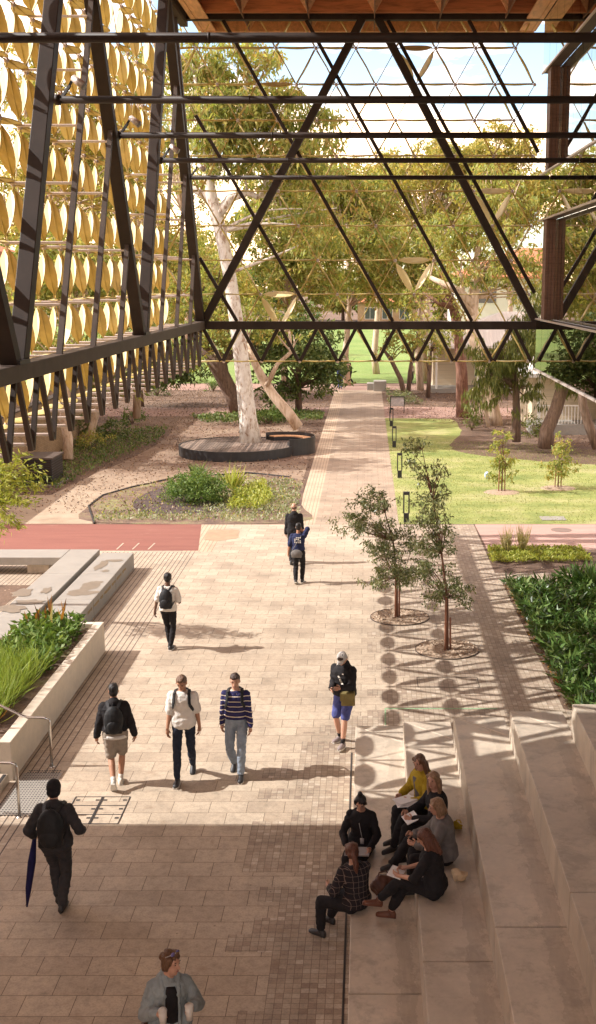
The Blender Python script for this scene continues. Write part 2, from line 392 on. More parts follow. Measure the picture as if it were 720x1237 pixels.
flat('cross_path', [(-90, 69.5), (-2.5, 70.5), (-2.5, 75.5), (-90, 74)], .012, m_pinkfar)
flat('cross_path', [(PR, 69.5), (12, 68.5), (30, 60), (30, 66), (13, 75), (PR, 76)], .012, m_pinkfar)
flat('far_path', [(-90, 88), (70, 88), (70, 93.5), (-90, 93.5)], .008, m_pinkfar)
flat('sports_field', [(-220, 94.2), (160, 94.2), (160, 235), (-220, 235)], .008, m_field)
lawnp = px((500, 499), (540, 504), (556, 520), (548, 543), (640, 556), (800, 566)) 
lr = random.Random(4); lawnp = smooth_poly(px((480, 498)) + lawnp + px((900, 575)), 8)[8:-16]; lawnp = [(x + lr.uniform(-.12, .12), y + lr.uniform(-.2, .2)) for x, y in lawnp]
flat('lawn', [(PR, 38.3)] + [(PR, G(463, 500).y)] + lawnp + [(24, 38.3)], .008, m_lawn)
sandp = px((-330, 633.5), (112, 633), (108, 611), (128, 596), (205, 577), (300, 571), (366, 580), (372, 560), (366, 525), (345, 506), (280, 500), (218, 497), (214, 514), (203, 527), (185, 540), (150, 558), (118, 571), (62, 598), (-330, 604))
flat('sandy_path', sandp, .008, m_sand)
flat('soil_patch', px((-300, 708), (37, 707), (0, 736), (-300, 760)), .008, m_soil)
def bed_mat():
    t = NT('planting_bed_mulch'); P = t.pos(); b = t.noise(P, .7, 5, .7); c = t.noise(P, 16, 4, .8)
    col = t.ramp(b, [(.35, (.10, .062, .05)), (.5, (.19, .125, .085)), (.62, (.22, .21, .09)), (.75, (.30, .27, .13))])
    col = t.mix(1, col, t.ramp(c, [(.25, .5), (.5, 1.), (.75, 1.5)]), 'MULTIPLY'); return t.fin(col, .9, t.bump(c, .7, .03))
m_bed = bed_mat()
m_pebble = M('gravel_mulch', (.36, .26, .18), .9, .3, 30, .8, 60)
flat('planting_bed', smooth_poly(px((114, 631), (108, 611), (126, 598), (160, 589), (215, 578), (300, 573), (350, 577), (366, 584), (364, 610), (360, 631)), 4), .012, m_bed)
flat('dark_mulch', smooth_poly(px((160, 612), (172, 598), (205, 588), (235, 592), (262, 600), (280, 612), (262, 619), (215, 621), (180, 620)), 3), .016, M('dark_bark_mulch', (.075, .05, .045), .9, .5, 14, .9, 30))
# black edging of the bed
eb = MB(); pts = [G(x, y, .03) for x, y in ((114, 632), (107, 611), (124, 598), (160, 588), (215, 576.5), (300, 571), (350, 576))]
eb.tube(pts, .035, 6); struct(eb.build('kerb', m_black))

flat('garden_soil', [(gx0.x + .06, gx0.y - .06), (22, gx0.y - .06), (22, 15), (gx1.x + .1, gx1.y)], .012, m_bed)
flat('green_line', [(*G(464.6, 876)[:2],), (*G(466.4, 876)[:2],), (*G(466.4, 857)[:2],), (*G(601, 857)[:2],), (*G(601, 855.8)[:2],), (*G(464.6, 855.8)[:2],)], .0085, M('green_paint', (.25, .37, .20), .7, .25, 20, 0))
st = MB()
for c, w, h in (((505, 635), 5, 3),): pass
# damp stains are on the paving near the far crossing
flat('damp_patch', px((252, 640), (289, 640), (288, 650), (262, 654), (246, 652)), .0085, M('wet_paving', (.36, .25, .16), .5, .15, 3, 0))
for cx_, cy_ in ((668, 640.5), (655, 627)):
    pass

# ---------------------------------------------------------------- concrete seating tiers on the right
tr = empty('stepped_seating', 'broad pale concrete seating tiers climbing to the right of the paving', 'steps', (0, 0, 0))
TX = [-.207, .589, 1.341, 2.10, 2.845, 3.59, 4.34, 5.1]
TZ = [.45, .90, 1.35, 1.80, 2.25, 2.70, 3.15, 3.6]
TY = [19.03, 18.08, 17.12, 16.2, 15.3, 14.4, 13.5, 12.6]
JY = [11.3, 11.2, 11.12, 11.03, 10.94, 10.9, 10.8, 10.7]
for k in range(8):
    x1 = TX[k + 1] + .03 if k < 7 else 9
    lo = TZ[k - 1] - .06 if k else .0
    for (ya, yb) in ((JY[k] + .012, TY[k]), (4.2, JY[k] - .012), (-4, 4.18)):
        b = MB(); b.bb(TX[k], x1, ya, yb, lo, TZ[k]); b.build('tier', m_conc, tr, bevel=.012)
    # pale inlaid strip crossing the end of the tread
    if k < 5:
        b = MB(); a = V((TX[k] + .02, TY[k] - .03, TZ[k] + .002)); e = V((TX[k + 1] - .005, TY[k] - .74, TZ[k] + .002))
        b.bar(a, e, .022, .006); b.build('inlay_strip', m_planter, tr)
sl = MB(); sl.bb(-.285, -.262, 6, 18.9, .004, .012); o = sl.build('slot_drain', m_black); tag(o, 'narrow black slot drain running along the foot of the seating tiers', 'drain')
# ================================================================ canopy: trusses, petal screens, soffit, glass
XI, XS, YC, YS = -5.0, -6.12, 35.25, 35.95
S = 1.17; RH = S * .866; ZB = 5.62; ZC = ZB + RH + .06; ROOFZ = 15.4; NROW = 10
SL = .56
def lens(mb, c, ax, wd, L, W, th=.016, n=7):
    """flat pointed petal with blunt tips: long axis ax, wide axis wd"""
    c, ax, wd = V(c), V(ax).normalized(), V(wd).normalized(); nn = ax.cross(wd).normalized()
    out = []
    for i in range(n):
        t = -1 + 2 * i / (n - 1); out.append((t, .10 + .90 * (1 - t * t) ** .62))
    prof = [(t, w) for t, w in out] + [(t, -w) for t, w in out[::-1]]
    vs = []
    for sgn in (-1, 1):
        for t, w in prof: vs.append(c + ax * (t * L / 2) + wd * (w * W / 2) + nn * (sgn * th / 2 + .03 * (1 - w * w)))
    k = len(prof)
    mb.add(vs, [tuple(range(k))[::-1], tuple(range(k, 2 * k))] + [(i, (i + 1) % k, k + (i + 1) % k, k + i) for i in range(k)])

def screen(root, node, ncol, axis_w, fpetal, near_key, th=.016):
    """node(k, i) gives lattice nodes; adds struts and petals"""
    rods = MB(); clips = MB(); pet = []
    for k in range(NROW + 1):
        for i in range(ncol):
            a = node(k, i)
            if a is None: continue
            rods.ell(a, .055, None, 1, 6, 4)
            es = [('h', node(k, i + 1))]
            if k < NROW:
                if k % 2: es += [('b', node(k + 1, i)), ('f', node(k + 1, i + 1))]
                else: es += [('b', node(k + 1, i - 1)), ('f', node(k + 1, i))]
            for typ, b in es:
                if b is None: continue
                rods.tube([a, b], .013, 5)
                p = fpetal(typ, k, i, a, b)
                if p: pet.append((near_key((a + b) / 2), a, b, p))
    rods.build('lattice', [m_gold, m_strut], root)
    pet.sort(key=lambda x: x[0]); rest = MB()
    for j, (_, a, b, p) in enumerate(pet):
        W, wd, L = p; mb = MB() if j < 100 else rest
        lens(mb, (a + b) / 2, b - a, wd, (b - a).length * L, W, th)
        if j < 100: mb.build('petal', m_goldlit if L == .801 else m_gold, root)
    if rest.v: o = rest.build('petals', m_gold, root); o['kind'] = 'stuff'

# left screen
ls = empty('petal_screen', 'tall left screen of overlapping gold metal petals behind the dark truss', 'screen', (0, 0, 0), 0, 'gold petal screens of the canopy')
def nodeL(k, i):
    if i < 0 or i > 19: return None
    return V((XS, YS - i * S - (S / 2 if k % 2 else 0), ZB + k * RH))
rp = random.Random(3)
def petL(typ, k, i, a, b):
    if k == 0 and typ == 'h': W = .40
    ax = (b - a).normalized(); wd = V((1, 0, 0)); rot = Matrix.Rotation(R(rp.uniform(-7, 7)), 3, ax)
    if rp.random() < .03: return None
    if typ == 'h': return (.36, rot @ wd, .76)
    away = (ax.y * (1 if ax.z > 0 else -1)) > 0                # leans away from the viewer as it rises: turned to the sun
    if not away: return (.275, Matrix.Rotation(R(rp.uniform(-14, 8)), 3, ax) @ wd, .76)
    n0 = V((0, -abs(ax.z), abs(ax.y))); nn = n0 * math.cos(R(38)) + V((-1, 0, 0)) * math.sin(R(38)); return (.25, rot @ nn.cross(ax), .76)
screen(ls, nodeL, 20, None, petL, lambda c: c.y + abs(c.z - 9) * .5)

# far screen
fs = empty('petal_screen', 'far screen of thin gold blades in triangles across the end of the canopy', 'screen', (0, 0, 0), 0, 'gold petal screens of the canopy')
NX0 = .25
def nodeF(k, i):
    x = NX0 - 6 * S + i * S + (S / 2 if k % 2 else 0)
    if i < 0 or i > 10 or x < XS - .9 or x > 5.3: return None
    return V((x, YS, ZB + k * RH))
trios = [(2, NX0 - 2.5 * S), (3, NX0 + 1 * S), (5, NX0 + 3 * S), (9, NX0 + 1 * S)]
def petF(typ, k, i, a, b):
    c = (a + b) / 2
    for kk, xm in trios:                                     # three open petals hanging as a triangle below row kk
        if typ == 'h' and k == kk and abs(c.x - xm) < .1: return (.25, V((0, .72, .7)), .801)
        if typ in 'bf' and k == kk - 1 and abs(c.x - xm) < .45:
            if (typ == 'f' and c.x > xm) or (typ == 'b' and c.x < xm):
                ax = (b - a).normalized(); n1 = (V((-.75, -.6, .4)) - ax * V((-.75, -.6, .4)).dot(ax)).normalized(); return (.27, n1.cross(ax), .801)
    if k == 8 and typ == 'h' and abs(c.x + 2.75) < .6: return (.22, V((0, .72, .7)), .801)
    if typ == 'f' and (i + k) % 3: return None
    return (.26, V((0, 1, 0)), .9)
screen(fs, nodeF, 11, None, petF, lambda c: abs(c.x) * .2 - (1 if abs(c.x) < 5 else 0) - (50 if any(abs(c.x - xm) < .7 and abs(c.z - ZB - kk * RH + .3) < .8 for kk, xm in trios) else 0), .026)

def diag(name, mb, mats, root): return mb.build(name, mats, root, bevel=.008)
# left truss
lt = empty('steel_truss', 'dark bronze steel truss running away on the left in front of gold petals', 'truss', (XI, YC, ZC), 0, 'steel trusses of the canopy')
def part_at(mb, name, mat, root, bevel=0):
    off = root.location
    mb.v = [(p[0] - off.x, p[1] - off.y, p[2] - off.z) for p in mb.v]
    return mb.build(name, mat, root, bevel=bevel)
b = MB(); b.bar((XI, 6, ZC + .06), (XI, YC + .13, ZC + .06), .26, .24); part_at(b, 'bottom_chord', m_steel2, lt, .01)
NB = [YC - 9.36 * i for i in range(4)]
BT = ROOFZ + .2
for i, yb in enumerate(NB):
    if yb < 5: continue
    for sg in (-1, 1):
        if i == 0 and sg == 1: continue
        a = V((XI, yb + sg * .16, ZC + .18)); k = (BT - a.z); e = V((XI, yb + sg * k * SL, BT))
        b = MB(); b.bar(a, e, .24 if sg > 0 else .22, .24, (1, 0, 0)); part_at(b, 'diagonal', m_steel, lt, .01)
    b = MB(); b.box((XI, yb, ZC + .21), (.3, .5, .06)); part_at(b, 'base_plate', m_black, lt)
STR = []
for j in range(1, 14):
    yb = YC - 2 * S * j
    if yb < 10 or j % 4 == 0: continue
    # stop at the diagonal coming towards the viewer from the node behind, else at the roof
    m = j % 4; nodeY = YC - 9.36 * (j // 4)
    gap = nodeY - yb                       # distance to the next far node
    zt = min(BT, ZC + .2 + gap / (2 * SL)) if gap > 0 else BT
    STR += [(yb + (ZB + k * RH - ZC) * SL, ZB + k * RH) for k in range(2, NROW + 1) if ZB + k * RH < zt]
    b = MB(); b.bar((XI + .02, yb, ZC + .16), (XI + .02, yb + (zt - ZC - .16) * SL, zt), .09, .09, (1, 0, 0)); part_at(b, 'post', m_steel2, lt)
for j in range(0, 20):
    y0 = YC - S * j
    for sg, mm in ((-1, m_steel2), (1, m_steel)):
        b = MB(); b.bar((XI, y0 - S / 2 + sg * .5 * S * .86, ZC - .06), (XI, y0 - S / 2 + sg * .03, ZB - .06), .072, .072, (1, 0, 0)); part_at(b, 'hanger', mm, lt)
# far corner post
b = MB(); b.bar((XI, YC, ZC + .18), (XI - .42, YC - 1.0, BT), .2, .2, (1, 0, 0)); part_at(b, 'corner_post', m_steel, lt, .01)
b = MB()
for k in range(NROW + 1):
    z = ZB + k * RH + (.12 if k == 1 else 0)
    for i in range(20):
        y = YS - i * S - (S / 2 if k % 2 else 0)
        if k < 2: b = MB(); b.tube([(XI, y, z), (XS, y, z)], .028, 6); part_at(b, 'strut', m_strut, lt)
for y, z in STR:
    b = MB(); b.tube([(XI + .03, y, z), (XS, y, z)], .026, 6); part_at(b, 'strut', m_strut, lt)
# upper chord
b = MB(); b.bar((XI - .28, -6, BT - .1), (XI - .28, YC + .2, BT - .1), .22, .55); part_at(b, 'top_chord', m_steel, lt)

# far truss
ft = empty('steel_truss', 'dark steel truss spanning the far end of the canopy above the path', 'truss', (0, YC, ZC), 0, 'steel trusses of the canopy')
b = MB(); b.bar((XI + .13, YC, ZC + .05), (5.08, YC, ZC + .05), .24, .24); part_at(b, 'bottom_chord', m_steel, ft, .01)
b = MB(); b.bar((XI - .3, YC + .1, BT - .05), (5.3, YC + .1, BT - .05), .24, .34); part_at(b, 'top_chord', m_steel, ft, .01)
apx = .05
for x0, x1 in ((XI + .1, apx - .2), (5.05, apx + .25)):
    b = MB(); b.bar((x0, YC, ZC + .17), (x1, YC, BT - .2), .22, .22, (0, 1, 0)); part_at(b, 'diagonal', m_steel, ft, .01)
for xb in (-3.93, -1.6, .76, 3.14, 5.48, 7.8):
    a = V((xb, YC + .08, ZC + .17)); h = BT - .22 - a.z; e = V((xb - h * .575, YC + .08, BT - .22))
    if a.x > 5.0: t = (5.0 - a.x) / (e.x - a.x); a = a + (e - a) * t
    if e.x < XI: t = (XI - a.x) / (e.x - a.x); e = a + (e - a) * t
    b = MB(); b.bar(a, e, .1, .1, (0, 1, 0)); part_at(b, 'post', m_steel, ft)
for i in range(9):
    xv = -4.4 + i * S
    for sg in (-1, 1):
        xt = xv + sg * S * .45
        if xt > 5.05: continue
        b = MB(); b.bar((xt, YC, ZC - .06), (xv + sg * .03, YC, ZB + .06), .10, .10, (0, 1, 0)); part_at(b, 'hanger', m_steel, ft)

# tie tubes, nearest first
TYS = []
for n_, y_ in enumerate((45.5, 120.5, 163.5, 193.8, 214.5)):
    yy = G(444, y_, 10.86).y; TYS.append(yy)
    b = MB(); b.tube([(XI - .05, yy, 10.86), (0, yy, 10.86), (5.04, yy, 10.86)], .06, 14)
    b.tube([(XI + .02, yy, 10.86), (XI + .1, yy, 10.86)], .085, 14); b.tube([(-1.9, yy, 10.86), (-1.87, yy, 10.86)], .063, 14)
    o = b.build('tie_tube', m_steel, None, True)
    lab = ['thickest nearest dark tube crossing just under the timber soffit', 'second dark cross tube from the top, below the thick one', 'third dark cross tube from the top', 'fourth dark cross tube from the top, thin', 'lowest and farthest of the five dark cross tubes'][n_]
    tag(o, lab, 'steel tube', 'cross tubes of the canopy')
# floodlights clamped at the tube ends
fl_lab = ['near the top left corner', 'beside the third tube end', 'beside the fourth tube end', 'beside the fifth tube end']
for n_ in range(4):
    yy = TYS[n_ + 1]
    for q, (dx, dy) in enumerate(((-.02, -.28), (.24, .1))):
        t_ = empty('floodlight', ('round dark floodlight facing out, ' if q == 0 else 'pale tilted floodlight on a bracket, ') + fl_lab[n_], 'floodlight', (XI + dx, yy + dy, 11.05), 0, 'floodlights on the left truss')
        b = MB()
        if q == 0: b.tube([(0, .02, .06), (0, -.16, .03)], [.07, .095], 14)
        else: b.tube([(.06, 0, .16), (.24, -.06, .02)], [.055, .07], 12)
        b.build('lamp_body', m_steel2 if q == 0 else m_strut, t_, True)
        b = MB()
        if q == 0: b.tube([(0, -.161, .03), (0, -.17, .03)], .085, 14)
        else: b.tube([(.241, -.061, .02), (.25, -.064, .014)], .06, 12)
        b.build('lens', M('lamp_glass', (.35, .34, .32), .15, .05, 3, 0), t_, True)
        b = MB(); b.bar((0, .02, .05), (-.02 if q == 0 else -.16, .12, -.12), .03, .05); b.bar((0, 0, .05), (.08, 0, .17), .025, .04); b.build('bracket', m_black, t_)

# soffit: timber coffers under the roof slab
YR = G(444, 37.5, ROOFZ).y
rf = empty('canopy_roof', 'deep timber coffered soffit hanging over the top of the view', 'roof', (0, 0, 0))
b = MB(); b.bb(-5.35, 5.35, -4, YR + .3, 15.95, 16.6); b.build('roof_slab', m_steel2, rf)
b = MB(); b.bb(-5.05, 5.05, -4, YR, 15.86, 15.94); b.build('ceiling_board', m_timber, rf)
GX = [.2 + 1.87 * n for n in range(-2, 3)]
gy = []; y = YR - .02
while y > -8: gy.append(y); y -= 2.25
b = MB()
for y in gy[1:]: b.bb(-5.0, 5.0, y - .02, y + .02, 15.42, 15.858)
b.build('cross_boards', m_timber, rf)
b = MB()
for x in GX: b.bb(x - .014, x + .014, -9, YR - .03, 15.405, 15.856)
b.build('long_boards', m_fins, rf)
b = MB()
for x in GX:
    for y in gy:
        h = .27; vs = [(x, y, 15.40), (x - h, y - h, 15.85), (x + h, y - h, 15.85), (x + h, y + h * .1, 15.85), (x - h, y + h * .1, 15.85)]
        b.add(vs, [(0, 2, 1), (0, 1, 4), (0, 4, 3), (0, 3, 2)])
b.build('pyramid_fins', m_timber2, rf)
b = MB(); b.bb(-5.0, 5.0, YR - .01, YR + .08, 15.38, 15.9); b.bb(-5.06, -4.92, -9, YR, 15.39, 15.87); b.bb(4.92, 5.04, -9, YR, 15.39, 15.87)
b.bb(-4.91, -4.55, -9, YR - .02, 15.40, 15.44); b.bb(4.55, 4.91, -9, YR - .02, 15.40, 15.44); b.build('edge_boards', m_timber2, rf)

# glass-walled storey on the right
gw = empty('glass_building', 'mirror-like glazed upper storey overhanging on the right edge', 'building', (0, 0, 0))
def glass_mat(name, tint, base, spec):
    t = NT(name); tr = t.n('ShaderNodeBsdfTransparent'); t.set(tr, 'Color', (*tint, 1))
    gl = t.n('ShaderNodeBsdfGlossy', Roughness=.0); t.set(gl, 'Color', (spec, spec * .98, spec * .92, 1))
    nn = t.bump(t.noise(t.pos(), .7, 1), .03, .05); t.set(gl, 'Normal', nn)
    fr = t.n('ShaderNodeFresnel', IOR=1.6); f = t.math('MINIMUM', t.math('ADD', t.math('MULTIPLY', fr.outputs[0], 1.15), base), 1.)
    mx = t.n('ShaderNodeMixShader'); t.set(mx, 'I0', f); t.set(mx, 'I1', tr); t.set(mx, 'I2', gl); t.t.links.new(mx.outputs[0], t.out.inputs[0]); return t.m
m_glass = glass_mat('reflective_glass', (.42, .44, .40), .32, .95)
m_glassd = glass_mat('dark_reflective_glass', (.30, .33, .26), .12, .75)
GXo, GXi = 5.06, 5.37; YG = 34.4
ZL = [5.44, 6.94, 9.78, 11.07, 13.9, 15.38]
yp = [YG + .75 - 1.17 * i for i in range(0, 33)]
for r_ in range(5):
  for outer in (True, False):
    if (outer and r_ in (1, 3)) or (not outer and r_ == 0): continue
    x = GXo if outer else GXi
    ys = yp if outer else [y for y in yp if y < YG]
    for g0 in range(0, len(ys) - 1, 1):
        if ys[g0 + 1] < 3 and g0 % 6: continue
        y1 = ys[g0 + 1] if ys[g0 + 1] >= 3 else max(-6, ys[min(g0 + 6, len(ys) - 1)])
        b = MB(); b.bb(x - .008, x + .008, y1 + .012, ys[g0] - .012, ZL[r_] + .02, ZL[r_ + 1] - .02)
        b.build('glass_pane', m_glassd if r_ == 0 else m_glass, gw)
b = MB()
for r_ in (2, 3, 4):
    b.bb(GXo + .01, GXi - .01, -6, YG + .7, ZL[r_] - .012, ZL[r_] + .012)
b.build('ledges', m_steel2, gw); b = MB()
for r_ in (0, 1, 2, 3, 4):
    z = ZL[r_]; b.bar((GXo - .03, YG + .78, z), (GXo - .03, -6, z), .05, .045)
b.build('glazing_rails', m_strut, gw)
b = MB()
for y in yp[1:]: b.bb(GXi + .012, GXi + .03, y - .008, y + .008, 6.95, 15.3)
b.build('mullions', m_steel2, gw)
b = MB(); b.bb(GXo + .02, 16, -9, YG + .7, 5.46, 5.6); b.bb(GXi + .03, 16, -9, YG + .1, 6.86, 6.93); b.build('floor_slab', m_steel2, gw)
b = MB(); b.bb(GXo + .05, 16, -9, YG + .1, 15.42, 16.4); b.build('roof', m_steel2, gw)
b = MB(); b.bb(9.5, 9.7, -9, YG, 5.6, 15.4); b.build('inner_wall', M('interior_wall', (.12, .11, .09), .8), gw)
rc = empty('ribbed_column', 'tall brown ribbed cladding column at the corner of the glass storey', 'column', (5.22, YG - .2, 6.95))
for n_ in range(3):
    b = MB(); x = -.13 + n_ * .093
    b.bb(x, x + .082, -.3, .3, .0, 8.4)
    b.build('cladding_strip', m_fins, rc)
b = MB(); b.bb(-.12, .12, -.26, .26, .02, 8.38); b.build('column_core', m_black, rc)

# unseen building shading the near paving, its top stepped to place the shade edge
nb = empty('building', 'unseen building standing left of the near paving and shading it', 'building', (0, 0, 0))
m_render = M('warm_render', (.74, .50, .32), .85, .08, 2)  # wall colour warmed to bounce light into that shade
b = MB(); b.bb(-24, -9.2, -14, 15.6, 0, 9.6); b.bb(-24, -9.2, -14, 14.9, 9.602, 11.1); b.bb(-24, -9.2, -14, 14.1, 11.102, 17); b.build('wall', m_render, nb)
b = MB()
for y in (-4, 1, 6, 11): b.bb(-9.2, -9.15, y, y + 2.2, 2, 5)
b.build('window', m_glassd, nb)
# ================================================================ site furniture
def thing1(mb, name, mats, label, cat, group=None, smooth=False, bevel=0, kind=None):
    o = mb.build(name, mats, None, smooth, bevel); return tag(o, label, cat, group, kind)
# planter
pl = empty('planter', 'long pale concrete planter box full of green plants at the left edge', 'planter', (-5.8, 17.8, 0))
PX0, PX1, PY0, PY1, PZ = -7.62, -5.80, 17.75, 24.55, .68
def wallbox(nm, x0, x1, y0, y1, z1, m, root):
    b = MB(); b.bb(x0 - root.location.x, x1 - root.location.x, y0 - root.location.y, y1 - root.location.y, 0, z1); return b.build(nm, m, root, bevel=.012)
wallbox('wall', PX1 - .2, PX1, PY0, PY1, PZ, m_planter, pl); wallbox('wall', PX0, PX0 + .15, PY0, PY1, PZ, m_planter, pl)
wallbox('wall', PX0 + .152, PX1 - .202, PY0, PY0 + .15, PZ, m_planter, pl); wallbox('wall', PX0 + .152, PX1 - .202, PY1 - .15, PY1, PZ - .002, m_planter, pl)
wallbox('soil', PX0 + .152, PX1 - .202, PY0 + .152, PY1 - .152, PZ - .09, m_bed, pl)
# low walls used as benches
b1 = empty('concrete_bench', 'long grey slab bench with damp patches, left of the solid one', 'bench', (-8.1, 24.7, 0), 0, 'concrete benches on the left')
for y0, y1 in ((24.0, 26.9), (26.91, 29.6), (29.61, 32.4)):
    b = MB(); b.bb(-.42, .42, y0 - 24.7, y1 - 24.7, .27, .5); b.build('slab', m_bench, b1, bevel=.012)
b = MB(); b.bb(-.3, .25, -.5, 7.4, 0, .27); b.build('plinth', m_conc, b1)
b2 = empty('concrete_bench', 'solid stained concrete bench with gold lettering on its right side', 'bench', (-7.12, 24.7, 0), 0, 'concrete benches on the left')
for y0, y1 in ((24.6, 27.2), (27.21, 29.7), (29.71, 32.15)):
    b = MB(); b.bb(-.44, .46, y0 - 24.7, y1 - 24.7, 0, .46); b.build('block', m_bench, b2, bevel=.012)
m_brass = M('brass_letters', (.42, .28, .10), .5, .1, 5, 0, metal=.3)
rr = random.Random(5)
b = MB(); y = 1.9
for w in (3, 4, 2, 5, 3, 4, 3):
    for _ in range(w * 2):
        hgt = rr.choice((.05, .07, .07)); b.bb(.461, .466, y, y + .022, .24 + (.07 - hgt), .24 + .07); 
        if rr.random() < .6: b.bb(.461, .466, y, y + .05, .30, .315)
        if rr.random() < .4: b.bb(.461, .466, y, y + .05, .24, .252)
        y += .075
    y += .14
b.build('lettering', m_brass, b2)
b3 = empty('concrete_bench', 'slab bench running off the left edge beside the red path', 'bench', (-8.6, 31.9, 0), 0, 'concrete benches on the left')
b = MB(); b.bb(-12, .07, -.5, .5, .28, .5); b.build('slab', m_bench, b3, bevel=.012)
for a_ in (-.95, -6.5): b = MB(); b.bb(a_, a_ + .6, -.3, .3, 0, .28); b.build('plinth', m_conc, b3)
# stains
def blob(px_, py_, rx, ry, z, m, root=None, seed=0):
    r_ = random.Random(seed); c = G(px_, py_, z); n = 14; pts = []
    for i in range(n):
        a = 2 * math.pi * i / n; k = r_.uniform(.7, 1.25); pts.append((c.x + rx * k * math.cos(a), c.y + ry * k * math.sin(a)))
    b = MB(); b.sheet(smooth_poly(pts, 3), z); return b
for i, (a, b_, rx, ry, rt, z) in enumerate(((108, 708, .22, .5, b2, .4625), (116, 704.5, .16, .25, b2, .4625), (98, 716, .36, .3, b2, .4625), (127, 689.5, .12, .12, b2, .4625), (140, 677, .25, .16, b2, .4625), (122, 683, .13, .5, b2, .4625), (75, 730, .1, .12, b2, .4625),
                                           (26, 716, .26, .45, b1, .5025), (36, 727, .34, .22, b1, .5025), (56, 713, .12, .3, b1, .5025), (14, 735, .35, .3, b1, .5025))):
    z += i * .0011; q = blob(a, b_, rx, ry, z, m_stain, None, i); q.v = [(v[0] - rt.location.x, v[1] - rt.location.y, v[2]) for v in q.v]; q.build('stain', m_stain, rt)
# small steps and handrails at the left edge
ss = empty('steps', 'short flight of pale steps climbing off the left edge by the handrails', 'steps', (-5.85, 16.9, 0))
for k in range(5):
    b = MB(); b.bb(-.3 - 3, -.0 - .33 * k, -1.2, .78, .16 * k + .002, .16 * (k + 1)); b.build('tread', m_conc, ss, bevel=.008)
    b = MB(); b.bb(-.33 * k - .07, -.33 * k - .015, -1.15, .74, .16 * (k + 1) + .001, .16 * (k + 1) + .006); b.build('nosing', m_black, ss)
for n_, (yy, lab) in enumerate(((18.0 + .3, 'stainless steel handrail farther from the viewer, beside the planter end'), (16.45, 'stainless steel handrail nearer the viewer, at the foot of the steps'))):
    o = empty('handrail', lab, 'handrail', (-5.31, yy, 0), 0, 'handrails of the left steps')
    b = MB(); b.tube([(0, 0, 0), (0, 0, .80), (-.02, 0, .86), (-.08, 0, .88), (-.36, 0, .885), (-.44, 0, .91), (-2.6, 0, 2.0)], .023, 10); b.build('rail', m_chrome, o, True)
    b = MB(); b.tube([(0, 0, 0), (0, 0, .012)], .055, 14); b.build('base_flange', m_chrome, o, True)
    b = MB(); b.tube([(-1.2, 0, .5), (-1.2, 0, 1.29)], .02, 8); b.build('post', m_chrome, o, True)
# tactile studs
b = MB(); x = -5.78; b.sheet([(-5.72, 16.5), (-5.07, 16.5), (-5.07, 18.05), (-5.72, 18.05)], .0082, 1)
tc = [G(35, 930.5), G(75, 930.5), G(41, 987), G(-14, 987)]
for i in range(13):
    for j in range(26):
        u_, v_ = (i + .5) / 13, (j + .5) / 26
        p = tc[0].lerp(tc[1], u_).lerp(tc[3].lerp(tc[2], u_), v_); b.tube([(p.x, p.y, .004), (p.x, p.y, .012)], [.0165, .013], 6)
thing1(b, 'tactile_paving', [m_black, m_bench], 'grid of small dark warning studs set in the paving at the left', 'tactile paving')
# access cover
ac = empty('access_cover', 'paved access cover split into six by thin dark metal frames', 'manhole', (*G(119, 979)[:2], 0))
A, B_, C_, D_ = G(84, 963), G(155.5, 963), G(142, 995.5), G(62, 995.5)
x0, x1, y0, y1 = -4.62, -3.76, C_.y, A.y
b = MB(); o_ = ac.location
for k in range(4):
    yy = y0 + (y1 - y0) * k / 3; b.bb(x0 - o_.x, x1 - o_.x, yy - .008 - o_.y, yy + .008 - o_.y, .005, .009)
for xx in (x0, (x0 + x1) / 2 - .012, (x0 + x1) / 2 + .012, x1): b.bb(xx - .008 - o_.x, xx + .008 - o_.x, y0 - o_.y, y1 - o_.y, .009, .012)
b.build('frame', m_black, ac)
for k in range(3):
    for xx in (x0 + .06, (x0 + x1) / 2 - .06, (x0 + x1) / 2 + .06, x1 - .06):
        yy = y0 + (y1 - y0) * (k + .62) / 3; b = MB(); b.bb(xx - .03 - o_.x, xx + .03 - o_.x, yy - .02 - o_.y, yy + .02 - o_.y, .005, .010); b.build('lifting_key', m_black, ac)
for pxx, pyy, lb, w in ((541, 824.5, 'square paved access cover with a thin frame among the leaf shadows', .62), (647, 0, '', 0)):
    if not lb: continue
    c = G(pxx, pyy); b = MB()
    for a_ in (-1, 1): b.bb(c.x + a_ * w - .008, c.x + a_ * w + .008, c.y - .3, c.y + .3, .005, .009); b.bb(c.x - w, c.x + w, c.y + a_ * .3 - .008, c.y + a_ * .3 + .008, .0095, .0125)
    thing1(b, 'access_cover', m_steel2, lb, 'manhole')
c = G(678, 640.5); b = MB(); b.tube([(c.x, c.y, .008), (c.x, c.y, .016)], .34, 24); thing1(b, 'manhole_cover', M('worn_iron', (.22, .15, .12), .7), 'round iron manhole cover in the pink path', 'manhole')
c = G(668, 627); b = MB(); b.bb(c.x - .42, c.x + .42, c.y - .3, c.y + .35, .01, .03); thing1(b, 'pit_lid', m_bench, 'pale square concrete lid lying in the lawn', 'pit lid')
c = G(588, 578.5); b = MB(); b.ell((c.x, c.y, .16), (.1, .1, .16), None, 0, 12, 8); thing1(b, 'valve_post', M('blue_white_plastic', (.45, .55, .75), .5), 'small pale blue marker post on the lawn beside a sapling', 'marker')
# three thin drain slots in the red path
b = MB()
for xx in (141, 160, 179):
    p = G(xx, 664); q = G(xx + 8, 656.5); b.bar((p.x, p.y, .011), (q.x, q.y, .011), .04, .006)
thing1(b, 'drain_slots', m_conc, 'three short pale slots cut in the red path edge', 'drain')

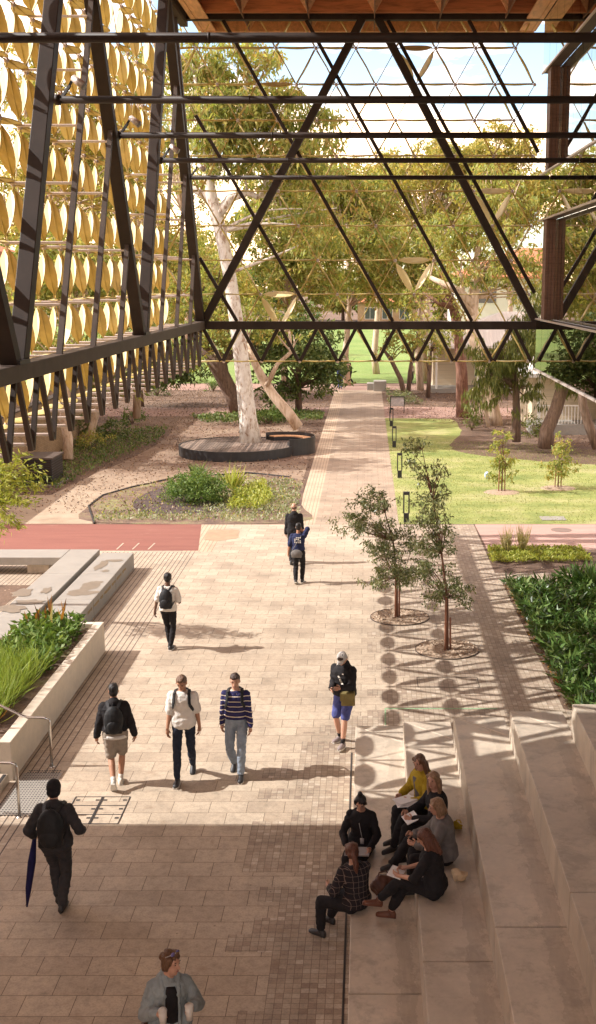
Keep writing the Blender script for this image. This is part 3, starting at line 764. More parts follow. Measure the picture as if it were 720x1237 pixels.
# round timber deck with black rim, and the curved seat on its right edge
dc = G(287, 536.5, .46)
dk = empty('tree_deck', 'round weathered timber deck with a black rim around the white gum', 'deck', (dc.x, dc.y, 0))
RD = 2.78
rim = MB(); n = 56
vs = []; fs = []
for i in range(n):
    a = 2 * math.pi * i / n
    for r_, z in ((RD, .03), (RD, .47), (RD - .06, .47), (RD - .06, .03)): vs.append((r_ * math.cos(a), r_ * math.sin(a), z))
for i in range(n):
    j = (i + 1) % n
    for q in range(4): fs.append((i * 4 + q, j * 4 + q, j * 4 + (q + 1) % 4, i * 4 + (q + 1) % 4))
rim.add(vs, fs); rim.build('rim', m_black, dk); b = MB(); b.tube([(0, 0, .3), (0, 0, .40)], RD - .07, 48); b.build('underside', m_black, dk)
b = MB(); x = -RD + .1
while x < RD - .1:
    h = math.sqrt(max(0, (RD - .07) ** 2 - (abs(x + .06)) ** 2))
    if h > .1: b.bb(x, x + .112, -h, h, .41, .45 + rr.uniform(-.003, .003))
    x += .13
b.build('boards', m_deck, dk)
for i in range(5):
    b = MB(); a = math.pi * (1.1 + .2 * i); b.bb(.0, .04, 0, .01, .1, .4); b.v = [(RD * 1.003 * math.cos(a) + v[0] * .3, RD * 1.003 * math.sin(a) + v[1], v[2]) for v in b.v]; b.build('joint_strip', m_steel2, dk)
sc = G(343, 531, .6)
se = empty('curved_seat', 'black curved bench with timber top hugging the right side of the deck', 'bench', (sc.x, sc.y, 0))
def arc(mb, r0, r1, z0, z1, a0, a1, n=26):
    vs, fs = [], []
    for i in range(n + 1):
        a = R(a0 + (a1 - a0) * i / n)
        for r_, z in ((r0, z0), (r1, z0), (r1, z1), (r0, z1)): vs.append((r_ * math.cos(a), r_ * math.sin(a), z))
    for i in range(n):
        for q in range(4): fs.append((i * 4 + q, (i + 1) * 4 + q, (i + 1) * 4 + (q + 1) % 4, i * 4 + (q + 1) % 4))
    fs += [(0, 3, 2, 1), (n * 4, n * 4 + 1, n * 4 + 2, n * 4 + 3)]; mb.add(vs, fs)
b = MB(); arc(b, .85, 1.45, .0, .62, -75, 128); b.build('base', m_black, se)
b = MB(); arc(b, .93, 1.38, .622, .66, -40, 125); b.build('seat', m_timber2, se)
b = MB(); arc(b, 1.455, 1.50, .0, .80, -76, 130); b.build('backrest', m_black, se)

# bollards along the lawn
m_lamp = M('lamp_diffuser', (.35, .34, .32), .3, .05, 3, 0)
def bollard(x, y, lab):
    o = empty('bollard_light', lab, 'bollard', (x, y, 0), 0, 'bollard lights beside the path')
    b = MB(); b.bb(-.09, .09, -.06, .06, 0, .32); b.build('base', m_black, o, bevel=.006)
    for s_ in (-1, 1):
        b = MB(); b.bb(s_ * .088 - .022, s_ * .088 + .022, -.06, .06, .321, .96); b.build('side_fin', m_black, o)
    b = MB(); b.bb(-.11, .11, -.062, .062, .961, 1.06); b.build('head', m_black, o, bevel=.006)
    b = MB(); b.bb(-.05, .05, -.04, .04, .945, .96); b.build('diffuser', m_lamp, o)
for (bx_, by_), lb in zip(((489, 631), (481.3, 577.5), (475, 540.5), (471.7, 515)), ('nearest black bollard light on the lawn edge beside the path', 'second black bollard light from the viewer', 'third black bollard light from the viewer', 'farthest black bollard light, below the sign')):
    g_ = G(bx_, by_); bollard(g_.x + .05, g_.y, lb)
g_ = G(480, 499); sg = empty('sign', 'small rectangular information board on two black legs at the lawn corner', 'sign', (g_.x, g_.y, 0))
for s_ in (-1, 1):
    b = MB(); b.bb(s_ * .42 - .025, s_ * .42 + .025, -.03, .03, 0, 1.0); b.build('leg', m_black, sg)
b = MB(); b.box((0, -.04, .72), (.8, .03, .55), Matrix.Rotation(R(-18), 3, 'X')); b.build('panel', M('sign_panel', (.42, .38, .36), .5, .25, 9, 0), sg)
b = MB(); b.bb(-.45, .45, -.03, .03, 1.001, 1.05); b.build('top_bar', m_black, sg)
g_ = G(453, 471); fb = empty('concrete_bench', 'distant pale concrete block bench at the far end of the path', 'bench', (g_.x, g_.y, 0))
b = MB(); b.bb(-.1, .85, -1.2, .1, 0, .75); b.build('block', m_bench, fb, bevel=.02)
b = MB(); b.bb(-.6, -.101, -.2, 1.0, .0, .5); b.build('block', m_bench, fb, bevel=.02)

# dark cabinet, retaining wall and brick building on the left
g_ = G(48, 586); cb = empty('utility_cabinet', 'dark slatted utility cabinet behind the yellow green leaves at the left', 'cabinet', (g_.x, g_.y, 0))
b = MB(); b.bb(-.62, .55, -.1, 1.6, .05, 1.05); b.build('body', m_black, cb, bevel=.01)
b = MB(); b.bb(-.66, .6, -.14, 1.64, 1.052, 1.12); b.build('lid', m_steel2, cb)
b = MB()
for i in range(9): b.bb(-.58, .51, -.115, -.102, .12 + i * .1, .16 + i * .1); b.bb(.552, .565, -.05, 1.55, .12 + i * .1, .16 + i * .1)
b.build('slats', m_steel, cb)
b = MB(); b.bb(-.75, .7, -.3, -.2, 0, .05); b.bb(.7, .8, -.3, 1.7, 0, .05); b.build('plinth', m_bench, cb)
def brick_mat(name, c1, c2, mo, bw=.23, rh=.085):
    t = NT(name); P = t.pos(); sx = t.n('ShaderNodeSeparateXYZ'); t.set(sx, 'I0', P)
    cv = t.n('ShaderNodeCombineXYZ'); t.set(cv, 'I0', t.math('ADD', sx.outputs[0], sx.outputs[1])); t.set(cv, 'I1', sx.outputs[2])
    br = t.n('ShaderNodeTexBrick', offset=.5, Scale=1.); t.set(br, 'Vector', cv.outputs[0]); t.set(br, 'Color1', c1); t.set(br, 'Color2', c2); t.set(br, 'Mortar', mo)
    t.set(br, 'Mortar Size', .008); t.set(br, 'Brick Width', bw); t.set(br, 'Row Height', rh)
    c = t.mix(1, br.outputs[0], t.ramp(t.noise(P, 1.2, 4), [(.3, .85), (.7, 1.12)]), 'MULTIPLY'); return t.fin(c, .85)
m_brick = brick_mat('tan_brick', (.30, .19, .10), (.38, .25, .14), (.22, .15, .09)); m_rbrick = brick_mat('red_brick', (.36, .15, .09), (.44, .20, .12), (.30, .2, .15))
m_tile = timber_mat('terracotta_tiles', (.46, .17, .085), (8, 1, 1), .7, .8)
m_cream = timber_mat('cream_weatherboard', (.62, .51, .36), (.2, .2, 18), .85, .7); m_white = M('white_paint', (.74, .70, .64), .6, .05, 2, .03)
m_window = M('window_glass', (.05, .055, .06), .12, .2, 2, 0, spec=.8); m_roofw = timber_mat('pale_metal_roof', (.62, .57, .52), (14, .3, .3), .85, .5)
rw = empty('retaining_wall', 'tan brick garden wall behind the cabinet on the left', 'wall', (0, 0, 0))
p0, p1 = G(5, 580), G(112, 520); d_ = (p1 - p0); q0 = p0 - d_ * .6
b = MB(); b.bar((q0.x, q0.y, 1.3), (p1.x, p1.y, 1.3), .35, 2.6); b.build('wall', m_brick, rw)
b = MB(); b.bar((q0.x, q0.y, 2.64), (p1.x, p1.y, 2.64), .45, .07); b.build('coping', m_steel2, rw)
bb_ = empty('brick_building', 'red brick building glimpsed through the petals at the left edge', 'building', (-27, 62, 0))
b = MB(); b.bb(-12, 5, -12, 12, 0, 9.5); b.build('wall', m_rbrick, bb_)
b = MB(); b.bb(-12.5, 5.5, -12.5, 12.5, 9.5, 9.8); b.add([(-12.5, -12.5, 9.8), (5.5, -12.5, 9.8), (5.5, 12.5, 9.8), (-12.5, 12.5, 9.8), (-3.5, -5, 13), (-3.5, 5, 13)], [(0, 1, 4), (1, 2, 5, 4), (2, 3, 5), (3, 0, 4, 5)]); b.build('roof', m_tile, bb_)
for i in range(4):
    for z in (1.2, 5.4):
        b = MB(); b.bb(5.0, 5.06, -10 + i * 5.5, -7.6 + i * 5.5, z, z + 2.2); w_ = b.build('window', m_window, bb_)
        b = MB(); b.bb(4.99, 5.12, -10.1 + i * 5.5, -7.5 + i * 5.5, z - .12, z - .005); b.build('sill', m_white, w_)

# pavilions behind the lawn
def hip_roof(mb, x0, x1, y0, y1, z0, z1, ov=.8, ridge=.35):
    x0 -= ov; x1 += ov; y0 -= ov; y1 += ov; xm, ym = (x0 + x1) / 2, (y0 + y1) / 2
    if (x1 - x0) > (y1 - y0): r0, r1 = V((x0 + (y1 - y0) * .5, ym, z1)), V((x1 - (y1 - y0) * .5, ym, z1)); F = [(0, 1, 5, 4), (1, 2, 5), (2, 3, 4, 5), (3, 0, 4)]
    else: r0, r1 = V((xm, y0 + (x1 - x0) * .5, z1)), V((xm, y1 - (x1 - x0) * .5, z1)); F = [(0, 1, 4), (1, 2, 5, 4), (2, 3, 5), (3, 0, 4, 5)]
    mb.add([(x0, y0, z0), (x1, y0, z0), (x1, y1, z0), (x0, y1, z0), r0, r1], F)
    mb.add([(x0, y0, z0 - .2), (x1, y0, z0 - .2), (x1, y1, z0 - .2), (x0, y1, z0 - .2), (x0, y0, z0 - .002), (x1, y0, z0 - .002), (x1, y1, z0 - .002), (x0, y1, z0 - .002)], [(0, 3, 2, 1), (4, 0, 1, 5), (5, 1, 2, 6), (6, 2, 3, 7), (7, 3, 0, 4)])
def facade(name, lab, x0, x1, y0, y1, h, hr, wm, rm, porch, wins, floor=.25, cat='building'):
    o = empty(name, lab, cat, (x0, y0, 0)); W, Dp = x1 - x0, y1 - y0
    b = MB(); b.bb(0, W, porch, Dp, 0, h); b.build('wall', wm, o)
    b = MB(); hip_roof(b, 0, W, 0, Dp, h, hr); b.build('roof', rm, o)
    if porch:
        b = MB(); b.bb(-.3, W + .3, -.3, porch - .005, 0, floor); b.build('porch_floor', m_bench, o)
        n = max(2, int(W / 2.6))
        for i in range(n + 1):
            b = MB(); xx = .1 + (W - .2) * i / n; b.bb(xx - .07, xx + .07, .05, .19, floor, h - .2); b.build('post', m_white, o)
    for (wx, wz, ww, wh) in wins:
        b = MB(); b.bb(wx, wx + ww, porch - .04, porch - .004, wz, wz + wh); w_ = b.build('window', m_window, o)
        b = MB()
        for zz in (wz - .06, wz + wh): b.bb(wx - .06, wx + ww + .06, porch - .07, porch - .006, zz, zz + .06)
        for xx in (wx - .06, wx + ww / 2 - .025, wx + ww): b.bb(xx, xx + .055, porch - .068, porch - .007, wz + .001, wz + wh - .001)
        b.build('frame', m_white, w_)
    return o
# white verandah pavilion straight behind the lawn
facade('pavilion', 'white roofed verandah pavilion between the multi-stem tree and the brown trunk', 5.0, 17.5, 86, 97, 3.5, 5.8, m_cream, m_roofw, 3.0, [(3.2, 1.0, 1.3, 1.5), (6.2, 1.0, 1.6, 1.5)], .3)
# nearer cream weatherboard house on the right
hs = facade('weatherboard_house', 'cream weatherboard house with white posts and railings under the glass storey', 9.1, 22, 62, 72, 3.3, 5.8, m_cream, m_roofw, 2.0, [(4.2, 1.0, 1.4, 1.3), (7.2, 1.0, 1.4, 1.3)], .55)
b = MB()
for i in range(14): b.bb(.15 + i * .17, .19 + i * .17, .1, .14, .55, 1.5)
b.bb(.1, 2.5, .08, .16, 1.5, 1.56); b.build('railing', m_white, hs)
b = MB(); b.bb(3.6, 12.8, .3, 1.99, .551, 3.0); b.build('front_room', m_cream, hs)
# two storey building with a tiled roof farther back
th_ = facade('tiled_building', 'pale two storey building with orange tiled roof behind the pale gum', 9.0, 30, 118, 132, 8.6, 11.6, m_white, m_tile, 0, [(2 + i * 3.1, 6.0, 1.9, 1.5) for i in range(6)] + [(2 + i * 3.1, 1.6, 1.9, 1.6) for i in range(6)])
facade('far_house', 'far low house with dark openings beyond the sports field', -2, 10, 238, 248, 4.2, 7.5, m_brick, m_tile, 0, [(1.5, .8, 2, 2.2), (5, .8, 2, 2.2), (8.5, .8, 2, 2.2)])
facade('far_house', 'far pale house seen at the left beyond the field and petals', -75, -55, 240, 250, 4.2, 7.8, m_white, m_tile, 0, [(2, .8, 2, 2.2), (7, .8, 2, 2.2), (12, .8, 2, 2.2)])
# ================================================================ trees and plants
m_gum = leafmat('olive_gum_leaves', [(.11, .15, .035), (.21, .25, .06), (.33, .36, .095), (.48, .46, .14), (.44, .28, .10)], .5)
m_gumy = leafmat('yellow_gum_leaves', [(.13, .15, .04), (.25, .25, .06), (.40, .37, .085), (.54, .45, .12), (.42, .28, .09)], .45)
m_dark = leafmat('dark_tree_leaves', [(.05, .085, .025), (.085, .135, .035), (.14, .19, .05), (.23, .26, .08)], .25)
m_green = leafmat('fresh_green_leaves', [(.05, .10, .02), (.09, .16, .03), (.14, .22, .045), (.22, .28, .07)], .35)
m_lime = leafmat('lime_leaves', [(.16, .21, .03), (.27, .31, .05), (.40, .42, .08), (.50, .50, .13)], .4)
m_weep = leafmat('weeping_leaves', [(.06, .08, .02), (.11, .13, .03), (.17, .19, .045), (.25, .24, .07)], .35)
m_young = leafmat('grey_green_leaves', [(.06, .08, .035), (.12, .145, .06), (.21, .23, .10), (.38, .38, .22)], .35, .35)
m_lowg = leafmat('pale_ground_leaves', [(.10, .14, .05), (.20, .24, .10), (.33, .35, .2), (.45, .42, .3)], .3)
m_garden = leafmat('glossy_dark_leaves', [(.035, .075, .018), (.065, .125, .028), (.11, .19, .045), (.22, .29, .09)], .2, .28)
m_redl = leafmat('bronze_leaves', [(.09, .04, .02), (.2, .09, .03), (.45, .2, .05), (.2, .22, .05)], .35)
m_straw = leafmat('straw_blades', [(.3, .27, .10), (.45, .38, .18), (.55, .48, .26)], .35)
def bark(name, cols, sc=(2, 2, .35), s=3.):
    t = NT(name); P = t.obj(); n = t.noise(t.mapv(P, sc=sc), s, 6, .68, .6); c = t.ramp(n, cols)
    return t.fin(c, .85, t.bump(n, .6, .03))
m_wbark = bark('white_gum_bark', [(.38, (.33, .22, .15)), (.46, (.62, .55, .47)), (.62, (.74, .69, .62)), (.72, (.50, .38, .29))], (2, 2, .9), 2.6)
m_pbark = bark('pale_tan_bark', [(.35, (.36, .24, .16)), (.5, (.55, .41, .29)), (.7, (.68, .55, .43))], (1.5, 1.5, .4))
m_bbark = bark('brown_bark', [(.3, (.07, .045, .03)), (.5, (.16, .10, .07)), (.7, (.26, .17, .12))], (4, 4, .4))
m_rbark = bark('red_brown_bark', [(.3, (.07, .035, .022)), (.5, (.19, .085, .055)), (.7, (.33, .19, .13))], (3, 3, .5))
m_stake = M('timber_stake', (.30, .13, .075), .8, .2, 8)

def limb(mb, p, q, r0, r1, bend=.1, rg=random, n=5, ns=7):
    p, q = V(p), V(q); L = (q - p).length; off = V((rg.uniform(-1, 1), rg.uniform(-1, 1), rg.uniform(-.3, 1))) * L * bend
    pts = [p.lerp(q, i / n) + off * math.sin(math.pi * i / n) for i in range(n + 1)]
    mb.tube(pts, [r0 + (r1 - r0) * i / n for i in range(n + 1)], ns); return pts
def tree(name, label, base, trunk, clumps, mleaf, mbark, dens=130, L=.3, W=.12, droop=.5, seed=1, r0=.3, group=None, cat='tree', shell=.5, ns=9, twig=.05, extra=None, limbs=True):
    """trunk: list of (offset xyz, radius) from the base; clumps: (centre offset, radii)"""
    rg = np.random.default_rng(seed); rr_ = random.Random(seed)
    o = empty(name, label, cat, base, 0, group)
    tb = MB(); pts = [V(p) for p, _ in trunk]; tb.tube(pts, [r for _, r in trunk], ns)
    if extra:
        for e in extra: tb.tube([V(p) for p, _ in e], [r for _, r in e], ns - 2)
    if limbs:
        allp = pts[len(pts) // 2:] + [V(p) for e in (extra or []) for p, _ in e[len(e) // 2:]]
        for c, r in clumps:
            c = V(c); s_ = min(allp, key=lambda p: (p - c).length + (3 if p.z > c.z else 0))
            limb(tb, s_, c, max(twig * 1.0, .018 * (c - s_).length), twig * .35, .12, rr_, 5, 6)
    tb.build('trunk', mbark, o, True)
    P = clump_points(clumps, dens, rg, shell); link(leaf_mesh('crown', P, L, W, None, droop, .0, rg), 'crown', mleaf, o)
    return o
def auto_clumps(rg, c, r, n, cr):
    """n clumps spread through an ellipsoid"""
    out = []
    for i in range(n):
        d = np.array([rg.gauss(0, 1), rg.gauss(0, 1), rg.gauss(0, 1)]); d /= np.linalg.norm(d); k = rg.uniform(.35, 1) ** .6
        s_ = rg.uniform(.65, 1.25) * cr
        out.append(((c[0] + d[0] * r[0] * k, c[1] + d[1] * r[1] * k, c[2] + d[2] * r[2] * k), (s_, s_, s_ * rg.uniform(.55, .8))))
    return out
def ptree(name, label, basepx, Y, trunkpx, crown, mleaf, mbark, n=22, cr=1.3, seed=1, extra=None, **kw):
    """tree at distance Y: trunk as photograph heights/positions turned into real points on that distance"""
    bz = D(basepx[0], basepx[1], Y); base = V((bz.x, Y, 0)); k = Y / FOC
    rg = random.Random(seed)
    def conv(tp):
        out = []
        for i, (x, y, w) in enumerate(tp):
            p = D(x, y, Y); out.append((V((p.x - base.x, rg.uniform(-.3, .3) * (i > 0), max(p.z, -.1))), w * k / 2))
        return out
    cl = []
    for (x, y, rx, ry, m) in crown:
        c = D(x, y, Y); r = (rx * k, max(rx, ry) * k * .9, ry * k)
        cl += auto_clumps(rg, (c.x - base.x, rg.uniform(-.5, .5), c.z), r, m, cr)
    return tree(name, label, base, conv(trunkpx), cl, mleaf, mbark, seed=seed, extra=[conv(e) for e in extra] if extra else None, **kw)
GR = 'trees in the background'
# the big white gum growing through the deck
ptree('gum_tree', 'white trunked gum tree leaning up through the round timber deck', (302, 535), 55.6,
      [(303, 537, 28), (299, 505, 22), (292, 440, 19), (286, 390, 17), (276, 330, 16), (266, 280, 15), (256, 238, 14), (250, 205, 10), (246, 160, 7)],
      [(300, 120, 55, 55, 26), (265, 150, 40, 60, 18), (345, 170, 50, 50, 18), (240, 95, 35, 45, 12), (375, 250, 35, 50, 8)], m_gum, m_wbark, cr=1.25, seed=11, dens=210, L=.34, W=.11, droop=.9, twig=.06,
      extra=[[(262, 262, 13), (278, 240, 11), (298, 232, 9), (312, 238, 6)], [(252, 225, 9), (270, 190, 7), (290, 150, 5), (300, 90, 4)], [(262, 255, 11), (245, 235, 9), (222, 222, 6)], [(252, 215, 8), (243, 150, 6), (236, 90, 4)]])
ptree('gum_tree', 'slender cream trunk leaning left with a curling branch beside the curved seat', (358, 514), 63,
      [(360, 516, 14), (350, 500, 13), (330, 478, 12), (315, 455, 11), (308, 438, 9), (300, 415, 6)], [(300, 390, 25, 25, 8), (345, 400, 25, 22, 6)], m_gum, m_pbark, cr=1.0, seed=12, dens=120,
      extra=[[(322, 466, 7), (335, 440, 5), (352, 425, 5), (350, 400, 3)]], L=.3)
ptree('leaning_tree', 'dark trunked tree leaning left behind the white gum', (284, 494), 72,
      [(288, 496, 22), (280, 478, 19), (268, 452, 19), (262, 434, 26), (250, 425, 14), (235, 415, 8)], [(262, 350, 45, 55, 26), (235, 410, 20, 18, 5), (300, 400, 25, 35, 8)], m_gum, m_bbark, cr=1.5, seed=13, dens=130, L=.32,
      extra=[[(264, 440, 14), (285, 425, 10), (310, 428, 6)]])
ptree('bushy_tree', 'dense dark green tree between the cream trunk and the long path', (361, 497), 73,
      [(361, 499, 9), (360, 470, 8), (361, 430, 6)], [(365, 425, 52, 45, 40), (350, 468, 24, 16, 6), (398, 452, 24, 24, 9), (322, 435, 20, 36, 9)], m_dark, m_bbark, cr=1.1, seed=14, dens=150, L=.3, W=.14, droop=.1)
# row behind: broad olive gums filling the middle
BG = [
 ('broad olive gum crown just right of the white trunk', 345, 84, [(350, 300, 60, 75, 44), (345, 215, 40, 40, 16)], m_gum, 21),
 ('olive gum crown rising behind the middle of the far truss', 420, 92, [(425, 300, 62, 80, 46), (415, 225, 42, 35, 16)], m_gum, 22),
 ('yellowish gum crown left of centre behind the truss apex', 455, 104, [(445, 245, 55, 60, 34)], m_gumy, 23),
 ('golden tipped gum crown in the upper right centre', 515, 96, [(520, 230, 65, 58, 44), (560, 200, 45, 35, 16)], m_gumy, 24),
 ('wide olive gum crown over the brown trunk', 508, 88, [(500, 320, 45, 50, 26)], m_gum, 25),
 ('tall yellow green gum crown near the ribbed column', 615, 100, [(620, 225, 48, 55, 32), (600, 185, 40, 28, 12)], m_gumy, 26),
]
for lab, x, Y, cr_, ml, sd in BG:
    ptree('gum_tree', lab, (x, 470), Y, [(x, 480, 9), (x - 3, 430, 8), (x + 2, 370, 6), (x, 300, 5)], cr_, ml, m_pbark, cr=1.75, seed=sd, dens=138, L=.46, W=.15, group=GR)
ptree('gum_tree', 'pale tan gum with forked trunk in front of the tiled building', (600, 520), 66,
      [(601, 521, 15), (597, 495, 14), (588, 460, 14), (575, 420, 14), (570, 395, 15), (572, 360, 14), (575, 330, 9), (578, 290, 6), (590, 250, 4)],
      [(590, 290, 45, 55, 24), (545, 290, 30, 35, 10), (640, 320, 30, 40, 10), (600, 230, 40, 30, 12)], m_gum, m_pbark, cr=1.15, seed=31, dens=170, L=.34, W=.11, droop=.9,
      extra=[[(570, 368, 12), (555, 352, 10), (540, 345, 8), (520, 335, 5)], [(574, 345, 9), (588, 325, 6), (605, 290, 5), (612, 262, 3)], [(571, 380, 9), (560, 362, 6), (556, 330, 4)]])
ptree('tall_tree', 'thick red brown trunk standing in the mulch behind the lawn', (560, 505), 70,
      [(561, 506, 21), (559, 490, 16), (558, 450, 14), (553, 400, 11), (548, 370, 12), (536, 345, 9)], [(530, 345, 40, 30, 12), (560, 385, 22, 18, 4)], m_gum, m_rbark, cr=1.2, seed=32, dens=110, L=.3,
      extra=[[(549, 372, 8), (530, 366, 6), (512, 352, 4)]])
for (x, y0, Y, tr_, cl_, sd, lb) in (
    (487, 478, 84, [(489, 479, 7), (484, 458, 6), (473, 436, 5), (462, 420, 3)], [(480, 412, 26, 18, 11)], 41, 'dark multi-stem small tree beside the far end of the path'),
    (492, 478, 85, [(493, 479, 6), (495, 450, 5), (499, 425, 4), (505, 405, 3)], [(502, 405, 20, 20, 8)], 42, 'second dark stem just right of the multi-stem tree'),
    (517, 479, 82, [(517, 480, 6), (519, 450, 5), (521, 425, 3)], [(520, 410, 22, 18, 9)], 43, 'thin dark tree in front of the pavilion porch')):
    ptree('small_tree', lb, (x, y0), Y, tr_, cl_, m_gum, m_bbark, cr=.95, seed=sd, dens=90, L=.32, extra=None)
ptree('weeping_tree', 'tree with curtains of drooping green foliage in front of the cream house', (624, 533), 57,
      [(624, 534, 11), (625, 500, 10), (624, 470, 8), (620, 440, 6)], [(600, 430, 26, 26, 14), (635, 425, 30, 25, 14), (590, 465, 12, 26, 8), (642, 465, 10, 25, 6), (610, 460, 10, 22, 6), (625, 395, 25, 15, 8)], m_weep, m_bbark, cr=.8, seed=51, dens=190, L=.42, W=.06, droop=2.5)
ptree('weeping_tree', 'lower weeping foliage hanging left of the cream house', (598, 515), 62,
      [(590, 516, 5), (585, 480, 4), (588, 440, 3)], [(578, 470, 12, 30, 8), (590, 430, 22, 22, 8)], m_weep, m_pbark, cr=.75, seed=52, dens=170, L=.42, W=.06, droop=2.5)
ptree('leaning_tree', 'stout grey brown trunk leaning right in front of the cream house', (660, 538), 55,
      [(660, 540, 21), (660, 520, 18), (672, 495, 16), (680, 470, 16), (676, 445, 14), (668, 425, 10), (660, 390, 7)], [(672, 380, 40, 45, 18), (700, 440, 22, 25, 8), (650, 420, 14, 22, 5)], m_weep, m_bbark, cr=1.0, seed=53, dens=130, L=.4, W=.08, droop=2)
ptree('leaning_tree', 'curved dark trunk at the far right edge under the glass storey', (716, 540), 54,
      [(722, 541, 13), (712, 515, 12), (704, 490, 11), (702, 465, 10), (708, 440, 8)], [(720, 420, 35, 35, 14), (730, 350, 40, 50, 14)], m_weep, m_bbark, cr=1.0, seed=54, dens=130, L=.4, W=.08, droop=2)
# left, seen through the petals
LT = [
 (82, 554, 51, [(82, 555, 13), (80, 530, 12), (78, 505, 11), (82, 470, 9), (90, 400, 7)], [(90, 330, 45, 60, 18), (60, 420, 35, 35, 9), (30, 330, 35, 60, 12)], m_gum, m_pbark, 61, 'pale rough trunk beside the cabinet, crown behind the petals'),
 (108, 537, 57, [(108, 538, 10), (111, 515, 9), (116, 500, 8), (122, 470, 6)], [(130, 440, 45, 26, 14), (160, 400, 40, 40, 12)], m_gum, m_pbark, 62, 'leaning pale trunk among the shrubs left of the sandy path'),
 (172, 490, 76, [(172, 491, 5), (171, 470, 4), (172, 450, 4)], [(170, 440, 34, 26, 14), (215, 440, 30, 25, 12)], m_dark, m_bbark, 63, 'dark bushy tree below the end of the left truss'),
 (150, 500, 82, [(150, 500, 9), (152, 430, 8), (155, 300, 5)], [(150, 260, 55, 75, 30), (190, 330, 35, 50, 14)], m_gumy, m_pbark, 64, 'yellow green gum crown seen through the middle of the petal screen'),
 (60, 500, 80, [(60, 500, 10), (60, 400, 8), (60, 250, 5)], [(50, 200, 55, 70, 26), (110, 160, 45, 50, 16)], m_gumy, m_pbark, 65, 'gum crown seen through the upper left petals'),
 (225, 470, 95, [(225, 470, 8), (226, 380, 6), (225, 260, 4)], [(222, 260, 40, 80, 24), (210, 170, 35, 50, 12)], m_gum, m_pbark, 66, 'tall gum crown behind the corner where the two screens meet')]
for (x, y, Y, tr_, cl_, ml, mb_, sd, lb) in LT:
    ptree('gum_tree' if ml != m_dark else 'bushy_tree', lb, (x, y), Y, tr_, cl_, ml, mb_, cr=1.5, seed=sd, dens=105, L=.36, W=.13, group=GR)
ptree('gum_tree', 'broad gum crown filling the left screen behind the nearest posts', (20, 520), 58, [(20, 560, 14), (22, 450, 12), (30, 300, 9), (40, 200, 6)], [(40, 240, 60, 75, 34), (110, 200, 50, 70, 28), (60, 120, 60, 50, 20), (10, 380, 40, 45, 12)], m_gumy, m_pbark, cr=1.25, seed=67, dens=120, L=.34, W=.12, group=GR)
ptree('gum_tree', 'gum crown behind the right half of the petal screen', (165, 500), 66, [(165, 505, 10), (168, 430, 9), (172, 300, 7), (170, 200, 5)], [(165, 180, 50, 75, 26), (190, 300, 35, 60, 18), (130, 340, 45, 45, 14), (150, 90, 45, 35, 12)], m_gum, m_pbark, cr=1.25, seed=68, dens=120, L=.34, W=.12, group=GR)
# far edge of the field
rg = random.Random(90)
sides = ['at the left end', 'left of the big gum', 'behind the white trunk', 'left of the path line', 'on the path line', 'right of the path line', 'behind the pavilion', 'right of the pavilion', 'behind the cream house', 'at the right end', 'beyond the right edge', 'far beyond the right edge']
for i in range(12):
    x = -78 + i * 14 + rg.uniform(-3, 3); y = rg.uniform(240, 262); h = rg.uniform(8, 12)
    cl = auto_clumps(rg, (0, 0, h * .62), (7.5, 5, h * .36), 26, 2.6)
    tree('far_tree', 'distant rounded tree across the sports field, ' + sides[i], (x, y, 0), [((0, 0, 0), .4), ((0, 0, h * .6), .2)], cl, m_gum if i % 2 else m_green, m_bbark, dens=38, L=1.0, W=.5, seed=90 + i, group='trees across the field', limbs=False)
# a taller tree line just behind the tiled building and to the left so no bare horizon shows
for i, (x, y, h, lb) in enumerate(((-45, 120, 17, 'large gum beyond the brick building at the left'), (-20, 128, 15, 'round gum standing beyond the field edge left of the white trunk'), (44, 105, 18, 'large gum at the far right mirrored in the glass'), (58, 80, 17, 'outermost gum on the right beyond the house'))):
    cl = auto_clumps(rg, (0, 0, h * .6), (8.5, 6, h * .36), 36, 2.5)
    tree('gum_tree', lb, (x, y, 0), [((0, 0, 0), .5), ((.3, 0, h * .6), .25)], cl, m_gumy if i % 2 else m_gum, m_pbark, dens=75, L=.6, W=.22, seed=120 + i, group=GR)

# young staked trees on the paving
def pit(x, y, r_, lab):
    b = MB(); b.tube([(x, y, .004), (x, y, .02)], r_, 40); rng_ = MB()
    o = empty('tree_pit', lab, 'tree pit', (x, y, 0), 0, 'round tree pits'); b = MB(); b.tube([(0, 0, .004), (0, 0, .022)], r_, 40); b.build('gravel', m_pebble, o)
    q = np.random.default_rng(int(abs(x) * 100)); n = 420; a = q.uniform(0, 2 * math.pi, n); rad = r_ * np.sqrt(q.uniform(0, 1, n)) * .97
    P = np.stack([rad * np.cos(a), rad * np.sin(a), np.full(n, .035)], 1); dd = q.normal(size=(n, 3)); dd[:, 2] *= .15
    link(leaf_mesh('pebbles', P, .055, .04, dd, 0, 0, q), 'pebbles', leafmat('pebble_mix', [(.18, .11, .07), (.4, .29, .2), (.62, .5, .38)], .0, .8), o)['kind'] = 'stuff'
    b = MB(); vs = []
    n = 48
    for i in range(n):
        an = 2 * math.pi * i / n
        for rr2, z in ((r_, .004), (r_ + .012, .004), (r_ + .012, .03), (r_, .03)): vs.append((rr2 * math.cos(an), rr2 * math.sin(an), z))
    b.add(vs, [(i * 4 + q_, ((i + 1) % n) * 4 + q_, ((i + 1) % n) * 4 + (q_ + 1) % 4, i * 4 + (q_ + 1) % 4) for i in range(n) for q_ in range(4)]); b.build('edging', m_steel2, o)
g1, g2 = G(483, 746), G(540, 785)
pit(g1.x, g1.y, .71, 'round gravel tree pit of the left young tree'); pit(g2.x, g2.y, .70, 'round gravel tree pit of the right young tree, nearer the tiers')
